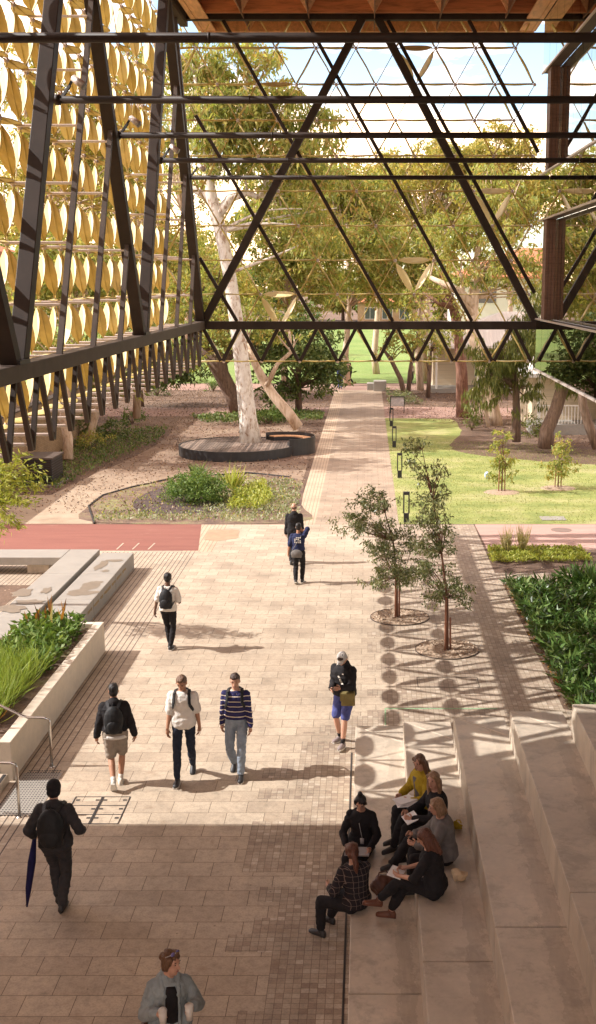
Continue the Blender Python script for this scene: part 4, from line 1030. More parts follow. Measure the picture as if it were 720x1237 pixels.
def young(lab, base, pts, crown, stakes, dens, L, seed, W=.034, tm=None, cr=.38, mleaf=None):
    rg_ = random.Random(seed); r2 = np.random.default_rng(seed); o = empty('young_tree', lab, 'tree', base, 0, 'young staked trees')
    b = MB(); b.tube([V(p) for p, _ in pts], [r for _, r in pts], 8); cl = []
    for c, r, n in crown: cl += auto_clumps(rg_, c, r, n, cr)
    tp = [V(p) for p, _ in pts]
    for c, r in cl:
        c = V(c); s_ = min(tp[1:], key=lambda p: (p - c).length + (1 if p.z > c.z else 0)); limb(b, s_, c, .012, .004, .1, rg_, 4, 5)
    b.build('trunk', m_rbark, o, True)
    for s_ in stakes:
        q = MB(); q.tube([(s_[0], s_[1], 0), (s_[0] * .9, s_[1], s_[2])], .022, 8); q.build('stake', m_stake, o, True)
    P = clump_points(cl, dens, r2, .2); link(leaf_mesh('crown', P, L, W, None, .7, 0, r2), 'crown', mleaf or m_young, o); return o
k1 = 27.2 / FOC; k2 = 24.6 / FOC
def off(x, y, Y, bx): p = D(x, y, Y); return (p.x - bx, 0, p.z)
Y1, Y2 = g1.y, g2.y
def C1(x, y, rx, ry, n): p = off(x, y, Y1, g1.x); return ((p[0], 0, p[2]), (rx * k1, rx * k1 * .8, ry * k1), n)
def C2(x, y, rx, ry, n): p = off(x, y, Y2, g2.x); return ((p[0], 0, p[2]), (rx * k2, rx * k2 * .8, ry * k2), n)
young('left young tree with grey green leaves leaning left over its gravel pit', (g1.x - .07, g1.y, 0), [((0, 0, 0), .035), ((-.01, 0, 1.0), .028), ((-.1, 0, 1.9), .02), ((-.3, 0, 2.6), .012), ((-.45, 0, 3.1), .006)],
      [C1(458, 608, 20, 14, 10), C1(445, 632, 28, 16, 14), C1(468, 650, 24, 20, 12), C1(480, 690, 26, 26, 16), C1(460, 706, 18, 14, 6), C1(500, 655, 10, 14, 4)], [(-.04, -.05, 1.15), (.06, .05, 1.0)], 950, .09, 71)
young('taller right young tree with a thin top and sparse leaves near the tiers', (g2.x, g2.y - .05, 0), [((0, 0, 0), .04), ((-.02, 0, 1.2), .032), ((-.15, 0, 2.2), .022), ((-.35, 0, 3.4), .014), ((-.6, 0, 4.5), .006)],
      [C2(506, 545, 12, 16, 5), C2(520, 570, 18, 12, 8), C2(525, 600, 19, 14, 11), C2(522, 628, 20, 10, 8), C2(525, 655, 24, 18, 14), C2(520, 690, 24, 14, 10), C2(550, 710, 20, 18, 9), C2(535, 722, 16, 10, 5)], [(-.05, -.06, 1.25), (.07, .04, .75)], 720, .085, 72)
def sapling(px_, py_, top, lab, seed, wid=16):
    g = G(px_, py_); Y = g.y; kk = Y / FOC; t_ = D(px_, top, Y).z
    o = young(lab, (g.x, g.y, 0), [((0, 0, 0), .03), ((.02, 0, t_ * .5), .02), ((0, 0, t_ * .95), .008)], [((0, 0, t_ * .35), (wid * kk, wid * kk * .8, t_ * .2), 8), ((0, 0, t_ * .62), (wid * kk * .8, wid * kk * .7, t_ * .22), 8), ((0, 0, t_ * .88), (wid * kk * .45, wid * kk * .4, t_ * .15), 4)],
          [(.12, 0, t_ * .5), (-.12, 0, t_ * .5)], 420, .16, seed, .06, cr=.4, mleaf=m_gum)
    b = MB(); b.ell((0, 0, 0), (.72, .62, .07), None, 0, 24, 8); b.build('mulch_mound', m_pebble, o)
sapling(606, 595, 516, 'staked sapling on the lawn left of the marker, in front of the weeping tree', 73); sapling(674, 590, 523, 'staked sapling on the lawn at the right, in front of the leaning trunk', 74)

# shrubs: leafy mounds
def shrub(lab, c, r, m, dens=420, L=.12, W=.05, seed=0, name='shrub', n=16, cr=None, group=None, droop=.1):
    rg_ = random.Random(seed); r2 = np.random.default_rng(seed + 500); o = empty(name, lab, 'shrub', (c[0], c[1], 0), 0, group)
    cr = cr or max(r) * .42; cl = auto_clumps(rg_, (0, 0, r[2] * .5), (r[0] * .8, r[1] * .8, r[2] * .45), n, cr)
    b = MB()
    for q in range(6): a = q; b.tube([(0, 0, 0), (r[0] * .4 * math.cos(a), r[1] * .4 * math.sin(a), r[2] * .6)], [.03, .01], 5)
    b.build('stems', m_bbark, o); P = clump_points(cl, dens, r2, .3); P[:, 2] = np.maximum(P[:, 2], .02)
    link(leaf_mesh('foliage', P, L, W, None, droop, 0, r2), 'foliage', m, o); return o
def at(x, y): g = G(x, y); return (g.x, g.y)
shrub('rounded bright green shrub in the middle of the mulch bed', at(236, 606), (1.4, 1.05, 1.05), m_green, 900, .10, .045, 1, n=34)
shrub('dark clump of spiky leaves behind the green shrub', at(243, 585), (.45, .4, .55), m_dark, 300, .3, .05, 2, n=6, droop=-.6)
for i, (x, y, rx, ry, rz, m, lb) in enumerate((
    (140, 528, 1.3, .9, .9, m_dark, 'dark green low shrub left of the sandy path'), (110, 545, 1.0, .8, .9, m_gum, 'olive shrub between the two pale trunks at the left'),
    (95, 532, 1.3, .9, 1.3, m_dark, 'dark shrub just right of the cabinet trunk'), (160, 512, 1.1, .9, 1.0, m_green, 'green shrub under the hanging end of the truss'),
    (325, 512, 1.5, .8, .8, m_green, 'low green shrub behind the white gum'), (340, 503, 1.3, .8, .6, m_green, 'low green shrub behind the curved seat'),
    (258, 432 + 40, 1.3, 1, 1.4, m_green, 'green shrub at the field edge below the corner post'), (488, 488, 1.4, 1.0, 1.0, m_young, 'grey green shrub at the foot of the multi-stem tree'),
    (35, 585, 1.2, .9, .5, m_green, 'low green shrub left of the cabinet'), (648, 528, .8, .6, 1.2, m_weep, 'light shrub against the cream house'),
    (570, 560 - 40, .7, .5, .9, m_weep, 'small light shrub near the pale gum base'), (190, 478, 1.6, 1.1, 1.8, m_dark, 'tall dark shrub right of the dark bushy tree'))):
    shrub(lb, at(x, y), (rx, ry, rz), m, 260, .15, .06, 10 + i, group=None)
# strap leaved plants
def blades(P0, n, L, W, spread, rg_, up=1.0):
    P = np.repeat(P0, n, 0); m_ = len(P); a = rg_.uniform(0, 2 * math.pi, m_); s_ = rg_.uniform(.15, spread, m_)
    d = np.stack([np.cos(a) * s_, np.sin(a) * s_, np.full(m_, up)], 1); return P + rg_.normal(size=(m_, 3)) * [.04, .04, 0], d
def strap(lab, c, L, W, n, m, seed, spread=.9, name='flax_plant', z=0, cat='plant', group=None, parent=None):
    r2 = np.random.default_rng(seed); P, d = blades(np.array([[0., 0, 0.02]]), n, L, W, spread, r2)
    # two segments: rise then arch over
    me = leaf_mesh('leaves', P, L, W, d, 0, .12, r2); o = link(me, name, m); o.location = (c[0], c[1], z); return tag(o, lab, cat, group)
strap('spiky pale green fountain plant in the mulch bed', at(282, 594), 1.1, .08, 60, m_lime, 5); strap('dark spiky plant behind the rounded green shrub', at(240, 581), .75, .09, 40, m_dark, 6)
strap('tall straw coloured grass tuft on the small strip, left one', at(612, 668), .7, .025, 90, m_straw, 7, .35, 'grass_tuft'); strap('tall straw coloured grass tuft on the small strip, right one', at(631, 667), .75, .025, 90, m_straw, 8, .35, 'grass_tuft')
for i, (x, y, lb) in enumerate(((698, 712, 'spiky dark plant at the back edge of the leafy garden bed'), (712, 716, 'spiky dark plant nearest the right edge of the leafy bed'))): strap(lb, at(x, y), .75, .08, 34, m_garden, 20 + i, .8)
# ground covers nobody could count
def inpoly(P, poly):
    x, y = P[:, 0], P[:, 1]; ins = np.zeros(len(P), bool); j = len(poly) - 1
    for i in range(len(poly)):
        xi, yi = poly[i]; xj, yj = poly[j]
        ins ^= ((yi > y) != (yj > y)) & (x < (xj - xi) * (y - yi) / (yj - yi + 1e-12) + xi); j = i
    return ins
def cover(name, label, cat, poly, n, L, W, m, seed, zr=(0, .1), z0=0, up=.6, fold=.0, spread=1, clump=None, hmax=None):
    r2 = np.random.default_rng(seed); a = np.array([(p[0], p[1]) for p in poly]); lo, hi = a.min(0), a.max(0)
    P = np.stack([r2.uniform(lo[0], hi[0], n), r2.uniform(lo[1], hi[1], n)], 1); P = P[inpoly(P, [tuple(q) for q in a])]
    if clump:
        c = np.sin(P[:, 0] * clump + 1.3 * np.sin(P[:, 1] * clump * .7)) + np.sin(P[:, 1] * clump * 1.13 + 1.7 * np.sin(P[:, 0] * clump * .6)); h = .6 + .25 * c
    else: h = np.ones(len(P))
    z = z0 + r2.uniform(zr[0], zr[1], len(P)) * h; Q = np.stack([P[:, 0], P[:, 1], z], 1); d = r2.normal(size=(len(Q), 3)) * spread; d[:, 2] = np.abs(d[:, 2]) * .5 + up
    o = link(leaf_mesh(name, Q, L, W, d, 0, fold, r2), name, m); return tag(o, label, cat, None, 'stuff')
gpoly = [(gx0.x + .08, gx0.y - .12), (9.5, gx0.y - .1), (9.5, 19.4), (gx1.x + .35, 19.4), (gx1.x + .12, gx1.y)]
cover('garden_plants', 'dense mass of glossy dark strap leaves filling the right garden bed', 'plants', gpoly, 15000, .30, .065, m_garden, 31, (.12, .5), 0, .15, .1, 1.0, 2.2)
cover('ground_cover', 'low dark fringe of leaves along the near edge of the garden bed', 'plants', [(gx0.x + .08, gx0.y - .12), (gx0.x + .9, gx0.y - .12), (gx1.x + .7, gx1.y), (gx1.x + .14, gx1.y)], 3200, .14, .035, m_garden, 32, (.02, .14))
cover('leaf_litter', 'dry fallen leaves along the kerb of the garden bed', 'leaf litter', [(gx0.x + .0, gx0.y - .3), (gx0.x + .25, gx0.y - .3), (gx1.x + .28, gx1.y), (gx1.x + .03, gx1.y)], 500, .07, .04, m_redl, 33, (.03, .05), 0, .1)
sp = px((588, 663), (700, 663), (716, 679), (594, 680.5))
cover('ground_cover', 'small strip of yellow green ground cover by the pink path', 'plants', sp, 4200, .10, .05, m_lime, 34, (.02, .10))
bedp = px((114, 629), (112, 612), (128, 600), (160, 591), (215, 580), (300, 576), (350, 580), (362, 590), (360, 628))
cover('ground_cover', 'pale silvery ground cover spreading over the right and front of the bed', 'plants', px((112, 631), (130, 618), (215, 622), (250, 612), (295, 585), (352, 580), (364, 590), (360, 631)), 5200, .12, .06, m_lowg, 35, (.02, .10))
cover('ground_cover', 'sparse olive ground cover on the left part of the bed', 'plants', bedp, 1500, .11, .05, m_gum, 36, (.02, .1), .018, .4, 0, 1, 1.1)
cover('ground_cover', 'patch of bright lime ground cover right of the rounded shrub', 'plants', px((275, 618), (282, 600), (318, 585), (330, 606), (312, 618)), 2600, .13, .07, m_lime, 37, (.03, .28))
cover('ground_cover', 'weedy green cover under the shrubs left of the sandy path', 'plants', px((62, 596), (64, 560), (90, 535), (150, 520), (205, 518), (190, 535), (150, 552), (115, 568)), 6000, .14, .07, m_dark, 38, (.02, .2))
cover('ground_cover', 'green weeds around the feet of the trees behind the deck', 'plants', px((230, 505), (300, 500), (350, 498), (392, 500), (390, 508), (330, 512), (250, 512)), 3500, .2, .1, m_dark, 39, (.02, .2))
cover('grass_blades', 'short sunlit grass blades over the lawn', 'grass', [(PR, 38.4)] + [(PR, 60)] + [(9, 58), (16, 50), (16, 38.4)], 26000, .07, .02, leafmat('lawn_blades', [(.15, .2, .05), (.25, .28, .08), (.36, .34, .13)], .3), 40, (.0, .02), .01)
m_litter = leafmat('dry_litter', [(.05, .03, .02), (.13, .075, .045), (.24, .15, .09), (.36, .25, .16)], .1)
cover('fallen_leaves', 'scattered dry leaves and bark over the soil left of the long path', 'leaf litter', [(-26, 40), (-26, 90), (-2.6, 90), (-2.6, 40)], 24000, .10, .05, m_litter, 41, (.01, .03), .01, .05)
cover('fallen_leaves', 'scattered dry leaves and bark over the mulch behind the lawn', 'leaf litter', [(1.3, 70), (1.3, 90), (26, 90), (26, 54), (9, 57), (6, 66)], 16000, .10, .05, m_litter, 42, (.01, .03), .01, .05)
# planter planting
pp = empty('planter_plants', 'mixed leafy plants, grass and bronze leaves filling the concrete planter', 'plants', (-6.7, 21, PZ - .09)); pp['kind'] = 'stuff'
def plcover(nm, x0, x1, y0, y1, n, L, W, m, seed, zr, up=.6, spread=1.):
    r2 = np.random.default_rng(seed); P = np.stack([r2.uniform(x0, x1, n) + 6.7, r2.uniform(y0, y1, n) - 21, r2.uniform(zr[0], zr[1], n)], 1)
    d = r2.normal(size=(n, 3)) * spread; d[:, 2] = np.abs(d[:, 2]) * .4 + up; return link(leaf_mesh(nm, P, L, W, d, 0, .08, r2), nm, m, pp)
plcover('leafy_plants', -7.4, -6.15, 21.2, 24.3, 2600, .17, .07, m_green, 1, (.02, .35), .35)
plcover('leafy_plants', -7.4, -6.6, 20.0, 22, 500, .15, .06, m_lime, 6, (.02, .25), .35)
plcover('long_grass', -7.4, -6.3, 18.6, 21.4, 3000, .62, .016, leafmat('long_grass_blades', [(.14, .22, .03), (.24, .32, .05), (.34, .40, .09)], .4), 2, (.0, .06), .75, .5)
plcover('bronze_leaves', -7.4, -6.2, 18.0, 19.2, 34, .42, .08, m_redl, 3, (.0, .1), .7, .6)
plcover('bronze_leaves', -7.3, -6.5, 23.4, 24.3, 12, .5, .07, m_redl, 4, (.1, .3), 1.2, .4)
# overhanging branch of lime leaves at the left edge, its trunk outside the picture
bt = empty('overhanging_tree', 'yellow green pinnate leaves on branches reaching in from the left edge', 'tree', (-9.6, 26.5, 0))
b = MB(); b.tube([(0, 0, 0), (.1, .1, 2.4), (.4, 0, 3.6)], [.12, .09, .06], 8); r2 = np.random.default_rng(77); Q = []; Dd = []
tips = [(45, 562), (52, 585), (30, 548), (18, 568), (40, 605), (22, 605), (55, 572), (8, 590), (25, 635), (36, 608), (12, 622), (2, 560), (-10, 600), (5, 640), (46, 590), (25, 575), (10, 545), (20, 592)]
for tx, ty in tips:
    p = D(tx, ty, 25.5 + rp.uniform(-.5, .5)); q = V((p.x + 9.6, p.y - 26.5, p.z)); pts = limb(b, (.4, 0, 3.2 + rp.uniform(-.4, .3)), q, .022, .005, .1, rp, 6, 5)
    for k in range(14):
        t_ = .45 + .55 * k / 13; i = min(5, int(t_ * 6)); pc = pts[i].lerp(pts[i + 1], t_ * 6 - i) if i < 6 else pts[6]
        ax = (pts[6] - pts[3]).normalized()
        for sgn in (-1, 1):
            for _ in range(3):
                dd = V((sgn * rp.uniform(.3, .9), rp.uniform(-.6, .6), rp.uniform(-.9, .25))) + ax * .6; Q.append(pc + V((rp.gauss(0, .07), rp.gauss(0, .07), rp.gauss(0, .06)))); Dd.append(dd)
b.build('branches', m_bbark, bt, True)
link(leaf_mesh('leaves', np.array([tuple(q) for q in Q]), .17, .042, np.array([tuple(d) for d in Dd]), 0, .05, r2), 'leaves', m_lime, bt)
# ================================================================ people
from mathutils import noise as nz
m_skin = M('skin', (.50, .27, .18), .5, .06, 8, .03); m_skind = M('deep_skin', (.13, .065, .04), .5, .06, 8, .03); m_skint = M('tan_skin', (.40, .20, .12), .5, .06, 8, .03)
m_eye = M('eye_dark', (.02, .015, .012), .3, .05, 3, 0); m_lip = M('lip', (.36, .13, .10), .5, .05, 3, 0)
def cloth(name, col, var=.2, rough=.85, b=.5):
    t = NT(name); P = t.obj(); n = t.noise(t.mapv(P, sc=(1, 1, .6)), 9, 4, .6, .8); n2 = t.noise(P, 260, 2)
    c = t.ramp(n, [(.3, sc_(col, 1 - var)), (.7, sc_(col, 1 + var))]); nb = t.bump(n2, .15, .002, t.bump(n, b, .03)); return t.fin(c, rough, nb, 0, .2)
def striped_cloth():
    t = NT('navy_striped_cloth'); P = t.obj(); s = t.n('ShaderNodeSeparateXYZ'); t.set(s, 'I0', P)
    ax = t.math('ABSOLUTE', s.outputs[0]); z = t.math('ADD', s.outputs[2], t.math('MULTIPLY', t.math('MAXIMUM', t.math('SUBTRACT', ax, .2), 0), .35))
    f = t.math('FRACT', t.math('DIVIDE', z, .085)); st = t.math('LESS_THAN', f, .17); st2 = t.math('MULTIPLY', t.math('GREATER_THAN', f, .5), t.math('LESS_THAN', f, .58))
    c = t.mix(st, (.028, .026, .085, 1), (.62, .52, .42, 1)); c = t.mix(t.math('MULTIPLY', st2, .6), c, (.06, .05, .16, 1))
    n = t.noise(P, 9, 4, .6); return t.fin(c, .85, t.bump(n, .5, .03), 0, .2)
def plaid_cloth():
    t = NT('dark_windowpane_cloth'); P = t.obj(); s = t.n('ShaderNodeSeparateXYZ'); t.set(s, 'I0', P)
    a = t.math('LESS_THAN', t.math('FRACT', t.math('DIVIDE', s.outputs[0], .06)), .08); b = t.math('LESS_THAN', t.math('FRACT', t.math('DIVIDE', s.outputs[2], .075)), .07)
    c = t.mix(t.math('MULTIPLY', t.math('MAXIMUM', a, b), .55), (.022, .018, .02, 1), (.28, .2, .16, 1)); return t.fin(c, .9, t.bump(t.noise(P, 9, 4), .5, .03), 0, .2)
c_black = cloth('black_cloth', (.018, .016, .017)); c_char = cloth('charcoal_cloth', (.04, .037, .038)); c_white = cloth('white_cotton', (.66, .61, .55), .06); c_navy = cloth('navy_cotton', (.025, .03, .075))
c_jean = cloth('dark_denim', (.022, .028, .045)); c_ljean = cloth('light_denim', (.24, .28, .33), .25); c_grey = cloth('grey_wool', (.15, .135, .125)); c_khaki = cloth('grey_khaki', (.27, .225, .18))
c_blue = cloth('blue_shorts_cloth', (.075, .085, .24)); c_yell = cloth('mustard_cloth', (.36, .25, .02)); c_coat = cloth('blue_grey_padding', (.25, .28, .28), .2, .7, 1.); c_stripe = striped_cloth(); c_plaid = plaid_cloth()
c_bag = cloth('black_bag_cloth', (.02, .02, .021), .25, .6); c_cap = cloth('grey_cap_cloth', (.42, .39, .36)); c_oliv = cloth('olive_canvas', (.20, .155, .06)); c_brown = M('brown_leather', (.10, .04, .025), .45, .2, 9)
m_shoe = M('dark_shoe', (.03, .028, .028), .5); m_shoew = M('white_shoe', (.58, .53, .45), .5, .15, 12); m_shoeg = M('grey_shoe', (.24, .19, .18), .6, .2, 12); m_shoeb = M('brown_shoe', (.13, .05, .03), .4); m_sole = M('pale_sole', (.6, .56, .5), .6)
def hairmat(name, c):
    t = NT(name); P = t.obj(); n = t.noise(t.mapv(P, sc=(14, 14, 1.6)), 7, 4, .7); k = t.ramp(n, [(.3, sc_(c, .5)), (.7, sc_(c, 1.5))]); return t.fin(k, .45, t.bump(n, .8, .01), 0, .4)
h_black = hairmat('black_hair', (.016, .012, .011)); h_dark = hairmat('dark_brown_hair', (.045, .025, .016)); h_brown = hairmat('brown_hair', (.13, .065, .033)); h_blond = hairmat('blond_hair', (.36, .22, .11)); h_fair = hairmat('fair_brown_hair', (.24, .14, .075)); h_red = hairmat('auburn_hair', (.11, .04, .022))
m_paper = M('white_paper', (.72, .70, .68), .7, .03, 3, 0); m_cup = M('paper_cup', (.62, .57, .50), .5, .05, 3, 0); m_screen = M('phone_glass', (.02, .02, .025), .1, .1, 3, 0); m_silver = M('silver_plastic', (.38, .36, .35), .35, .05, 3, 0)

def ik(a, b, l1, l2, pole):
    a, b, pole = V(a), V(b), V(pole); d = b - a; L = d.length; mx_ = (l1 + l2) * .998
    if L > mx_: b = a + d * (mx_ / L); L = mx_
    dn = (b - a).normalized(); x = (l1 * l1 - l2 * l2 + L * L) / (2 * L); h = math.sqrt(max(0, l1 * l1 - x * x))
    pp = (pole - dn * pole.dot(dn)); pp = pp.normalized() if pp.length > 1e-5 else V((0, 1, 0)); return a + dn * x + pp * h, b

def person(label, loc, yaw, H=1.75, pelvis=(0, 0, .93), lean=.04, side=0., twist=0., feet=None, hands=None, head=(0, 0, 0), top=None, bot=None, hair=None, skin=None, shoes=None, ankle_skin=.0, group='people walking across the plaza', woman=False, poles=None, hipyaw=0., sole=None, extras=None, belly=0):
    """feet: [(x,y,z,toe_yaw,toe_pitch)]*2 ankle positions, hands: [(wrist, elbow_pole, finger_dir)]*2 ; right side first (+x)"""
    skin = skin or m_skin; sc = H / 1.75
    o = empty('person', label, 'person', loc, R(yaw), group, sc)
    Pv = V(pelvis); fl = V((math.sin(side), math.sin(lean), math.cos(lean) * math.cos(side))).normalized()
    lo_dir = (V((0, 0, 1)) * .5 + fl * .5).normalized()
    def spine(t):
        return Pv + lo_dir * min(t, .22) + fl * max(0, t - .22)
    Rt = Matrix.Rotation(twist, 3, 'Z'); xr_hip = Matrix.Rotation(hipyaw, 3, 'Z') @ V((1, 0, 0)); xr_sh = Rt @ xr_hip
    xr_sh = (xr_sh - fl * xr_sh.dot(fl)).normalized(); sw = (.150 if woman else .168)
    prof = [(-.08, .11, .085), (-.03, .155, .105), (.05, .165 if not woman else .172, .115), (.14, .145 if not woman else .13, .10 + belly * .5), (.22, .14 if not woman else .125, .098 + belly), (.33, .16 if not woman else .145, .115), (.42, .165 if not woman else .148, .11), (.475, .13, .085), (.52, .07, .062)]
    def torso(mb, g, t0=-9, t1=9, flare=0):
        rings = []
        for t, w_, d_ in prof:
            if t < t0 - .02 or t > t1: continue
            k = max(0, min(1, (t - .05) / .3)); xr = (xr_hip * (1 - k) + xr_sh * k).normalized(); ax = (lo_dir if t < .2 else fl); xr = (xr - ax * xr.dot(ax)).normalized(); yr = ax.cross(xr)
            c = spine(t); gg = g + flare * max(0, .12 - t); ww, dd = w_ + gg, d_ + gg * .9
            rings.append([c + xr * (ww * math.copysign(abs(math.cos(a)) ** .8, math.cos(a))) + yr * (dd * math.copysign(abs(math.sin(a)) ** .9, math.sin(a))) for a in [2 * math.pi * i / 16 for i in range(16)]])
        mb.loft(rings)
    shc = spine(.455); nb = spine(.50); hc = spine(.60) + V((0, 0, .085)) * 1. + (fl - V((0, 0, 1))) * .02
    hy, hp, hr = head
    Rh = Matrix.Rotation(hy + twist + hipyaw, 3, 'Z') @ Matrix.Rotation(-hp, 3, 'X') @ Matrix.Rotation(hr, 3, 'Y')
    hc = nb + (hc - nb) + Rh @ V((0, .035, 0)) - V((0, 0, .035 * max(0, math.sin(hp))))
    J = {}
    for i, s_ in enumerate((1, -1)):
        sh = shc + xr_sh * (sw * s_) - fl * .015
        wr, pole, fd = hands[i] if hands else ((s_ * .24, .02, .82), (s_ * .6, -1, 0), (0, .1, -1))
        el, wr = ik(sh, wr, .285, .25, (pole[0] * .32, pole[1], pole[2])); J['a', i] = (sh, el, wr, V(fd).normalized())
        hip = Pv + xr_hip * (.092 * s_) - V((0, 0, .02))
        fx, fy, fz, ty, tp = feet[i] if feet else (s_ * .1, 0, .09, 0, 0)
        kn, an = ik(hip, (fx, fy, fz), .43, .43, poles[i] if poles else (s_ * .12, 1, .0)); J['l', i] = (hip, kn, an, ty, tp)
    # --- body: one continuous surface
    b = MB(); torso(b, -.006)
    b.cone(nb - fl * .04, .062, hc - Rh @ V((0, .03, .06)), .052)
    hs = .94 if woman else 1.
    b.ell(hc + Rh @ V((0, -.008, .022)), (.076 * hs, .096 * hs, .098 * hs), Rh); b.ell(hc + Rh @ V((0, .018, -.045)), (.056 * hs, .066, .068), Rh)
    b.ell(hc + Rh @ V((0, .052, -.088)), (.026, .024, .02), Rh)
    b.cone(hc + Rh @ V((0, .088, .02)), .010, hc + Rh @ V((0, .108, -.02)), .015, 0, 8)
    for s_ in (1, -1): b.ell(hc + Rh @ V((s_ * .079 * hs, -.008, -.005)), (.011, .02, .032), Rh, 0, 8, 6); b.ell(hc + Rh @ V((s_ * .034, .066, .036)), (.026, .02, .012), Rh, 0, 8, 6)
    for i in (0, 1):
        sh, el, wr, fd = J['a', i]; b.cone(sh, .052, el, .038); b.cone(el, .040, wr, .026); hip, kn, an, ty, tp = J['l', i]; b.cone(hip, .083, kn, .052); b.cone(kn, .052, an + (kn - an) * .62, .056); b.cone(an + (kn - an) * .62, .055, an, .036)
        pc = wr + fd * .055; b.cone(wr, .026, pc, .032, 0, 10)
    body = remesh(b, .011, 5)
    # hands' fingers and the features of the face join the same mesh
    f = MB()
    for i in (0, 1):
        sh, el, wr, fd = J['a', i]; s_ = 1 - 2 * i; arm = (wr - el).normalized(); side_ = fd.cross(V((0, 0, 1)));
        pn = V((-s_, .15, 0)); pn = (pn - fd * pn.dot(fd)); pn = pn.normalized() if pn.length > .1 else V((0, 0, -1)); ac_ = fd.cross(pn).normalized()
        base = wr + fd * .075
        for k, ln in enumerate((.068, .078, .073, .056)):
            q = base + ac_ * (.0185 * (k - 1.5)); q1 = q + (fd * .9 + pn * .25).normalized() * ln * .5; q2 = q1 + (fd * .55 + pn * .8).normalized() * ln * .5; f.tube([q - fd * .01, q1, q2], [.0092, .0086, .0066], 7)
        q = wr + fd * .025 + ac_ * -.026 * 1.; q1 = q + (fd * .6 + pn * .5 - ac_ * .8).normalized() * .036; f.tube([q, q1, q1 + (fd + pn * .5).normalized() * .03], [.012, .0105, .008], 7)
    nsk = len(f.f)
    for s_ in (1, -1):
        f.ell(hc + Rh @ V((s_ * .032, .0835 * hs, .019)), (.010, .005, .0045), Rh, 1, 8, 6); f.ell(hc + Rh @ V((s_ * .034, .086 * hs, .043)), (.018, .005, .0028), Rh, 1, 8, 6)
    f.ell(hc + Rh @ V((0, .084, -.052)), (.022, .006, .006), Rh, 2, 8, 6)
    b2 = MB(); b2.v = [tuple(v.co) for v in body.vertices]; b2.f = [tuple(p.vertices) for p in body.polygons]; b2.m = [0] * len(b2.f); b2.add(f.v, f.f, 0)
    b2.m[-len(f.m):] = f.m; bpy.data.meshes.remove(body); b2.build('body', [skin, m_eye, m_lip], o, True)
    # --- garments
    def rm(mb, nm, m, vox=.012, it=4):
        me = remesh(mb, vox, it); me.update(); sd = random.random() * 50; hr_ = nm == 'hair'; nv = [v.normal.copy() for v in me.vertices]
        for v, n_ in zip(me.vertices, nv):
            q = v.co
            if hr_: d_ = nz.noise(V((q.x * 55 + sd, q.y * 55, q.z * 14))) * .006 + nz.noise(V((q.x * 18, q.y * 18 + sd, q.z * 12))) * .007
            else:
                a_ = nz.noise(V((q.x * 7 + sd, q.y * 7, q.z * 13))); b_ = nz.noise(V((q.x * 20 + sd, q.y * 20, q.z * 34)))
                d_ = (1 - abs(a_) * 3.2) * .006 + b_ * .004
            v.co = q + n_ * d_
        return link(me, nm, m, o, True)
    if bot:
        nm, m, g, upto = bot                                    # upto: fraction of shin covered
        b = MB(); torso(b, g, -.2, .13)
        if nm == 'skirt':
            for i in (0, 1): hip, kn, an, _, _ = J['l', i]; b.cone(hip, .1 + g, kn, .085 + g)
        for i in (0, 1):
            hip, kn, an, ty, tp = J['l', i]; b.cone(hip, .084 + g, kn, .056 + g * (1.6 if upto < 0 else 1)) if upto >= 0 else b.cone(hip, .086 + g, hip.lerp(kn, 1 + upto), .062 + g)
            if upto > 0: e = kn.lerp(an, upto); b.cone(kn, .056 + g, kn.lerp(an, upto * .45), .056 + g); b.cone(kn.lerp(an, upto * .45), .056 + g, e, .040 + g)
        rm(b, nm, m)
    if top:
        nm, m, g, sl, tl = top[:5]; b = MB(); torso(b, g, tl, .53, .12 if nm != 'shirt' else .03)
        for i in (0, 1):
            sh, el, wr, _ = J['a', i]; g2 = g; g = g * .6; b.ell(sh, .054 + g)
            if sl <= .5: b.cone(sh, .052 + g, sh.lerp(el, sl * 2), .054 + g)
            else: b.cone(sh, .052 + g, el, .041 + g); b.cone(el, .043 + g, el.lerp(wr, (sl - .5) * 2), .031 + g)
            g = g2
        if nm in ('jacket', 'hoodie', 'coat'):
            b.cone(nb - Rh @ V((0, .03, .01)), .06 + g, nb + V((0, 0, .02)) - Rh @ V((0, .02, 0)), .056 + g * .6)
        rm(b, nm, m)
    # --- shoes
    for i in (0, 1):
        hip, kn, an, ty, tp = J['l', i]; Rf = Matrix.Rotation(ty, 3, 'Z') @ Matrix.Rotation(tp, 3, 'X'); b = MB()
        rg_ = []
        for y_, w_, zt in ((-.075, .022, .03), (-.06, .036, .062), (-.01, .040, .075), (.05, .042, .052), (.11, .048, .035), (.16, .042, .026), (.185, .02, .012)):
            rg_.append([an + Rf @ V((w_ * math.cos(a), y_, -.045 + (zt * math.sin(a) if math.sin(a) > 0 else .038 * math.sin(a) * (1 if abs(math.sin(a)) > .01 else 0)))) for a in [2 * math.pi * q / 12 for q in range(12)]])
        b.loft(rg_); b.cone(an + Rf @ V((0, -.012, -.02)), .042, an + (kn - an).normalized() * .02, .040); s_o = b.build('shoe', shoes or m_shoe, o, True)
        if sole: q = MB(); q.loft([[an + Rf @ V((w_ * 1.06 * c1, y_, -.085 + h_)) for c1, h_ in ((-1, 0), (1, 0), (1, .022), (-1, .022))] for y_, w_ in ((-.078, .03), (0, .042), (.11, .05), (.185, .028))]); q.build('sole', sole, s_o)
        if ankle_skin: q = MB(); q.cone(an, .039, an.lerp(kn, ankle_skin), .042); q.build('sock', m_sole if ankle_skin < .2 else c_black, o, True)
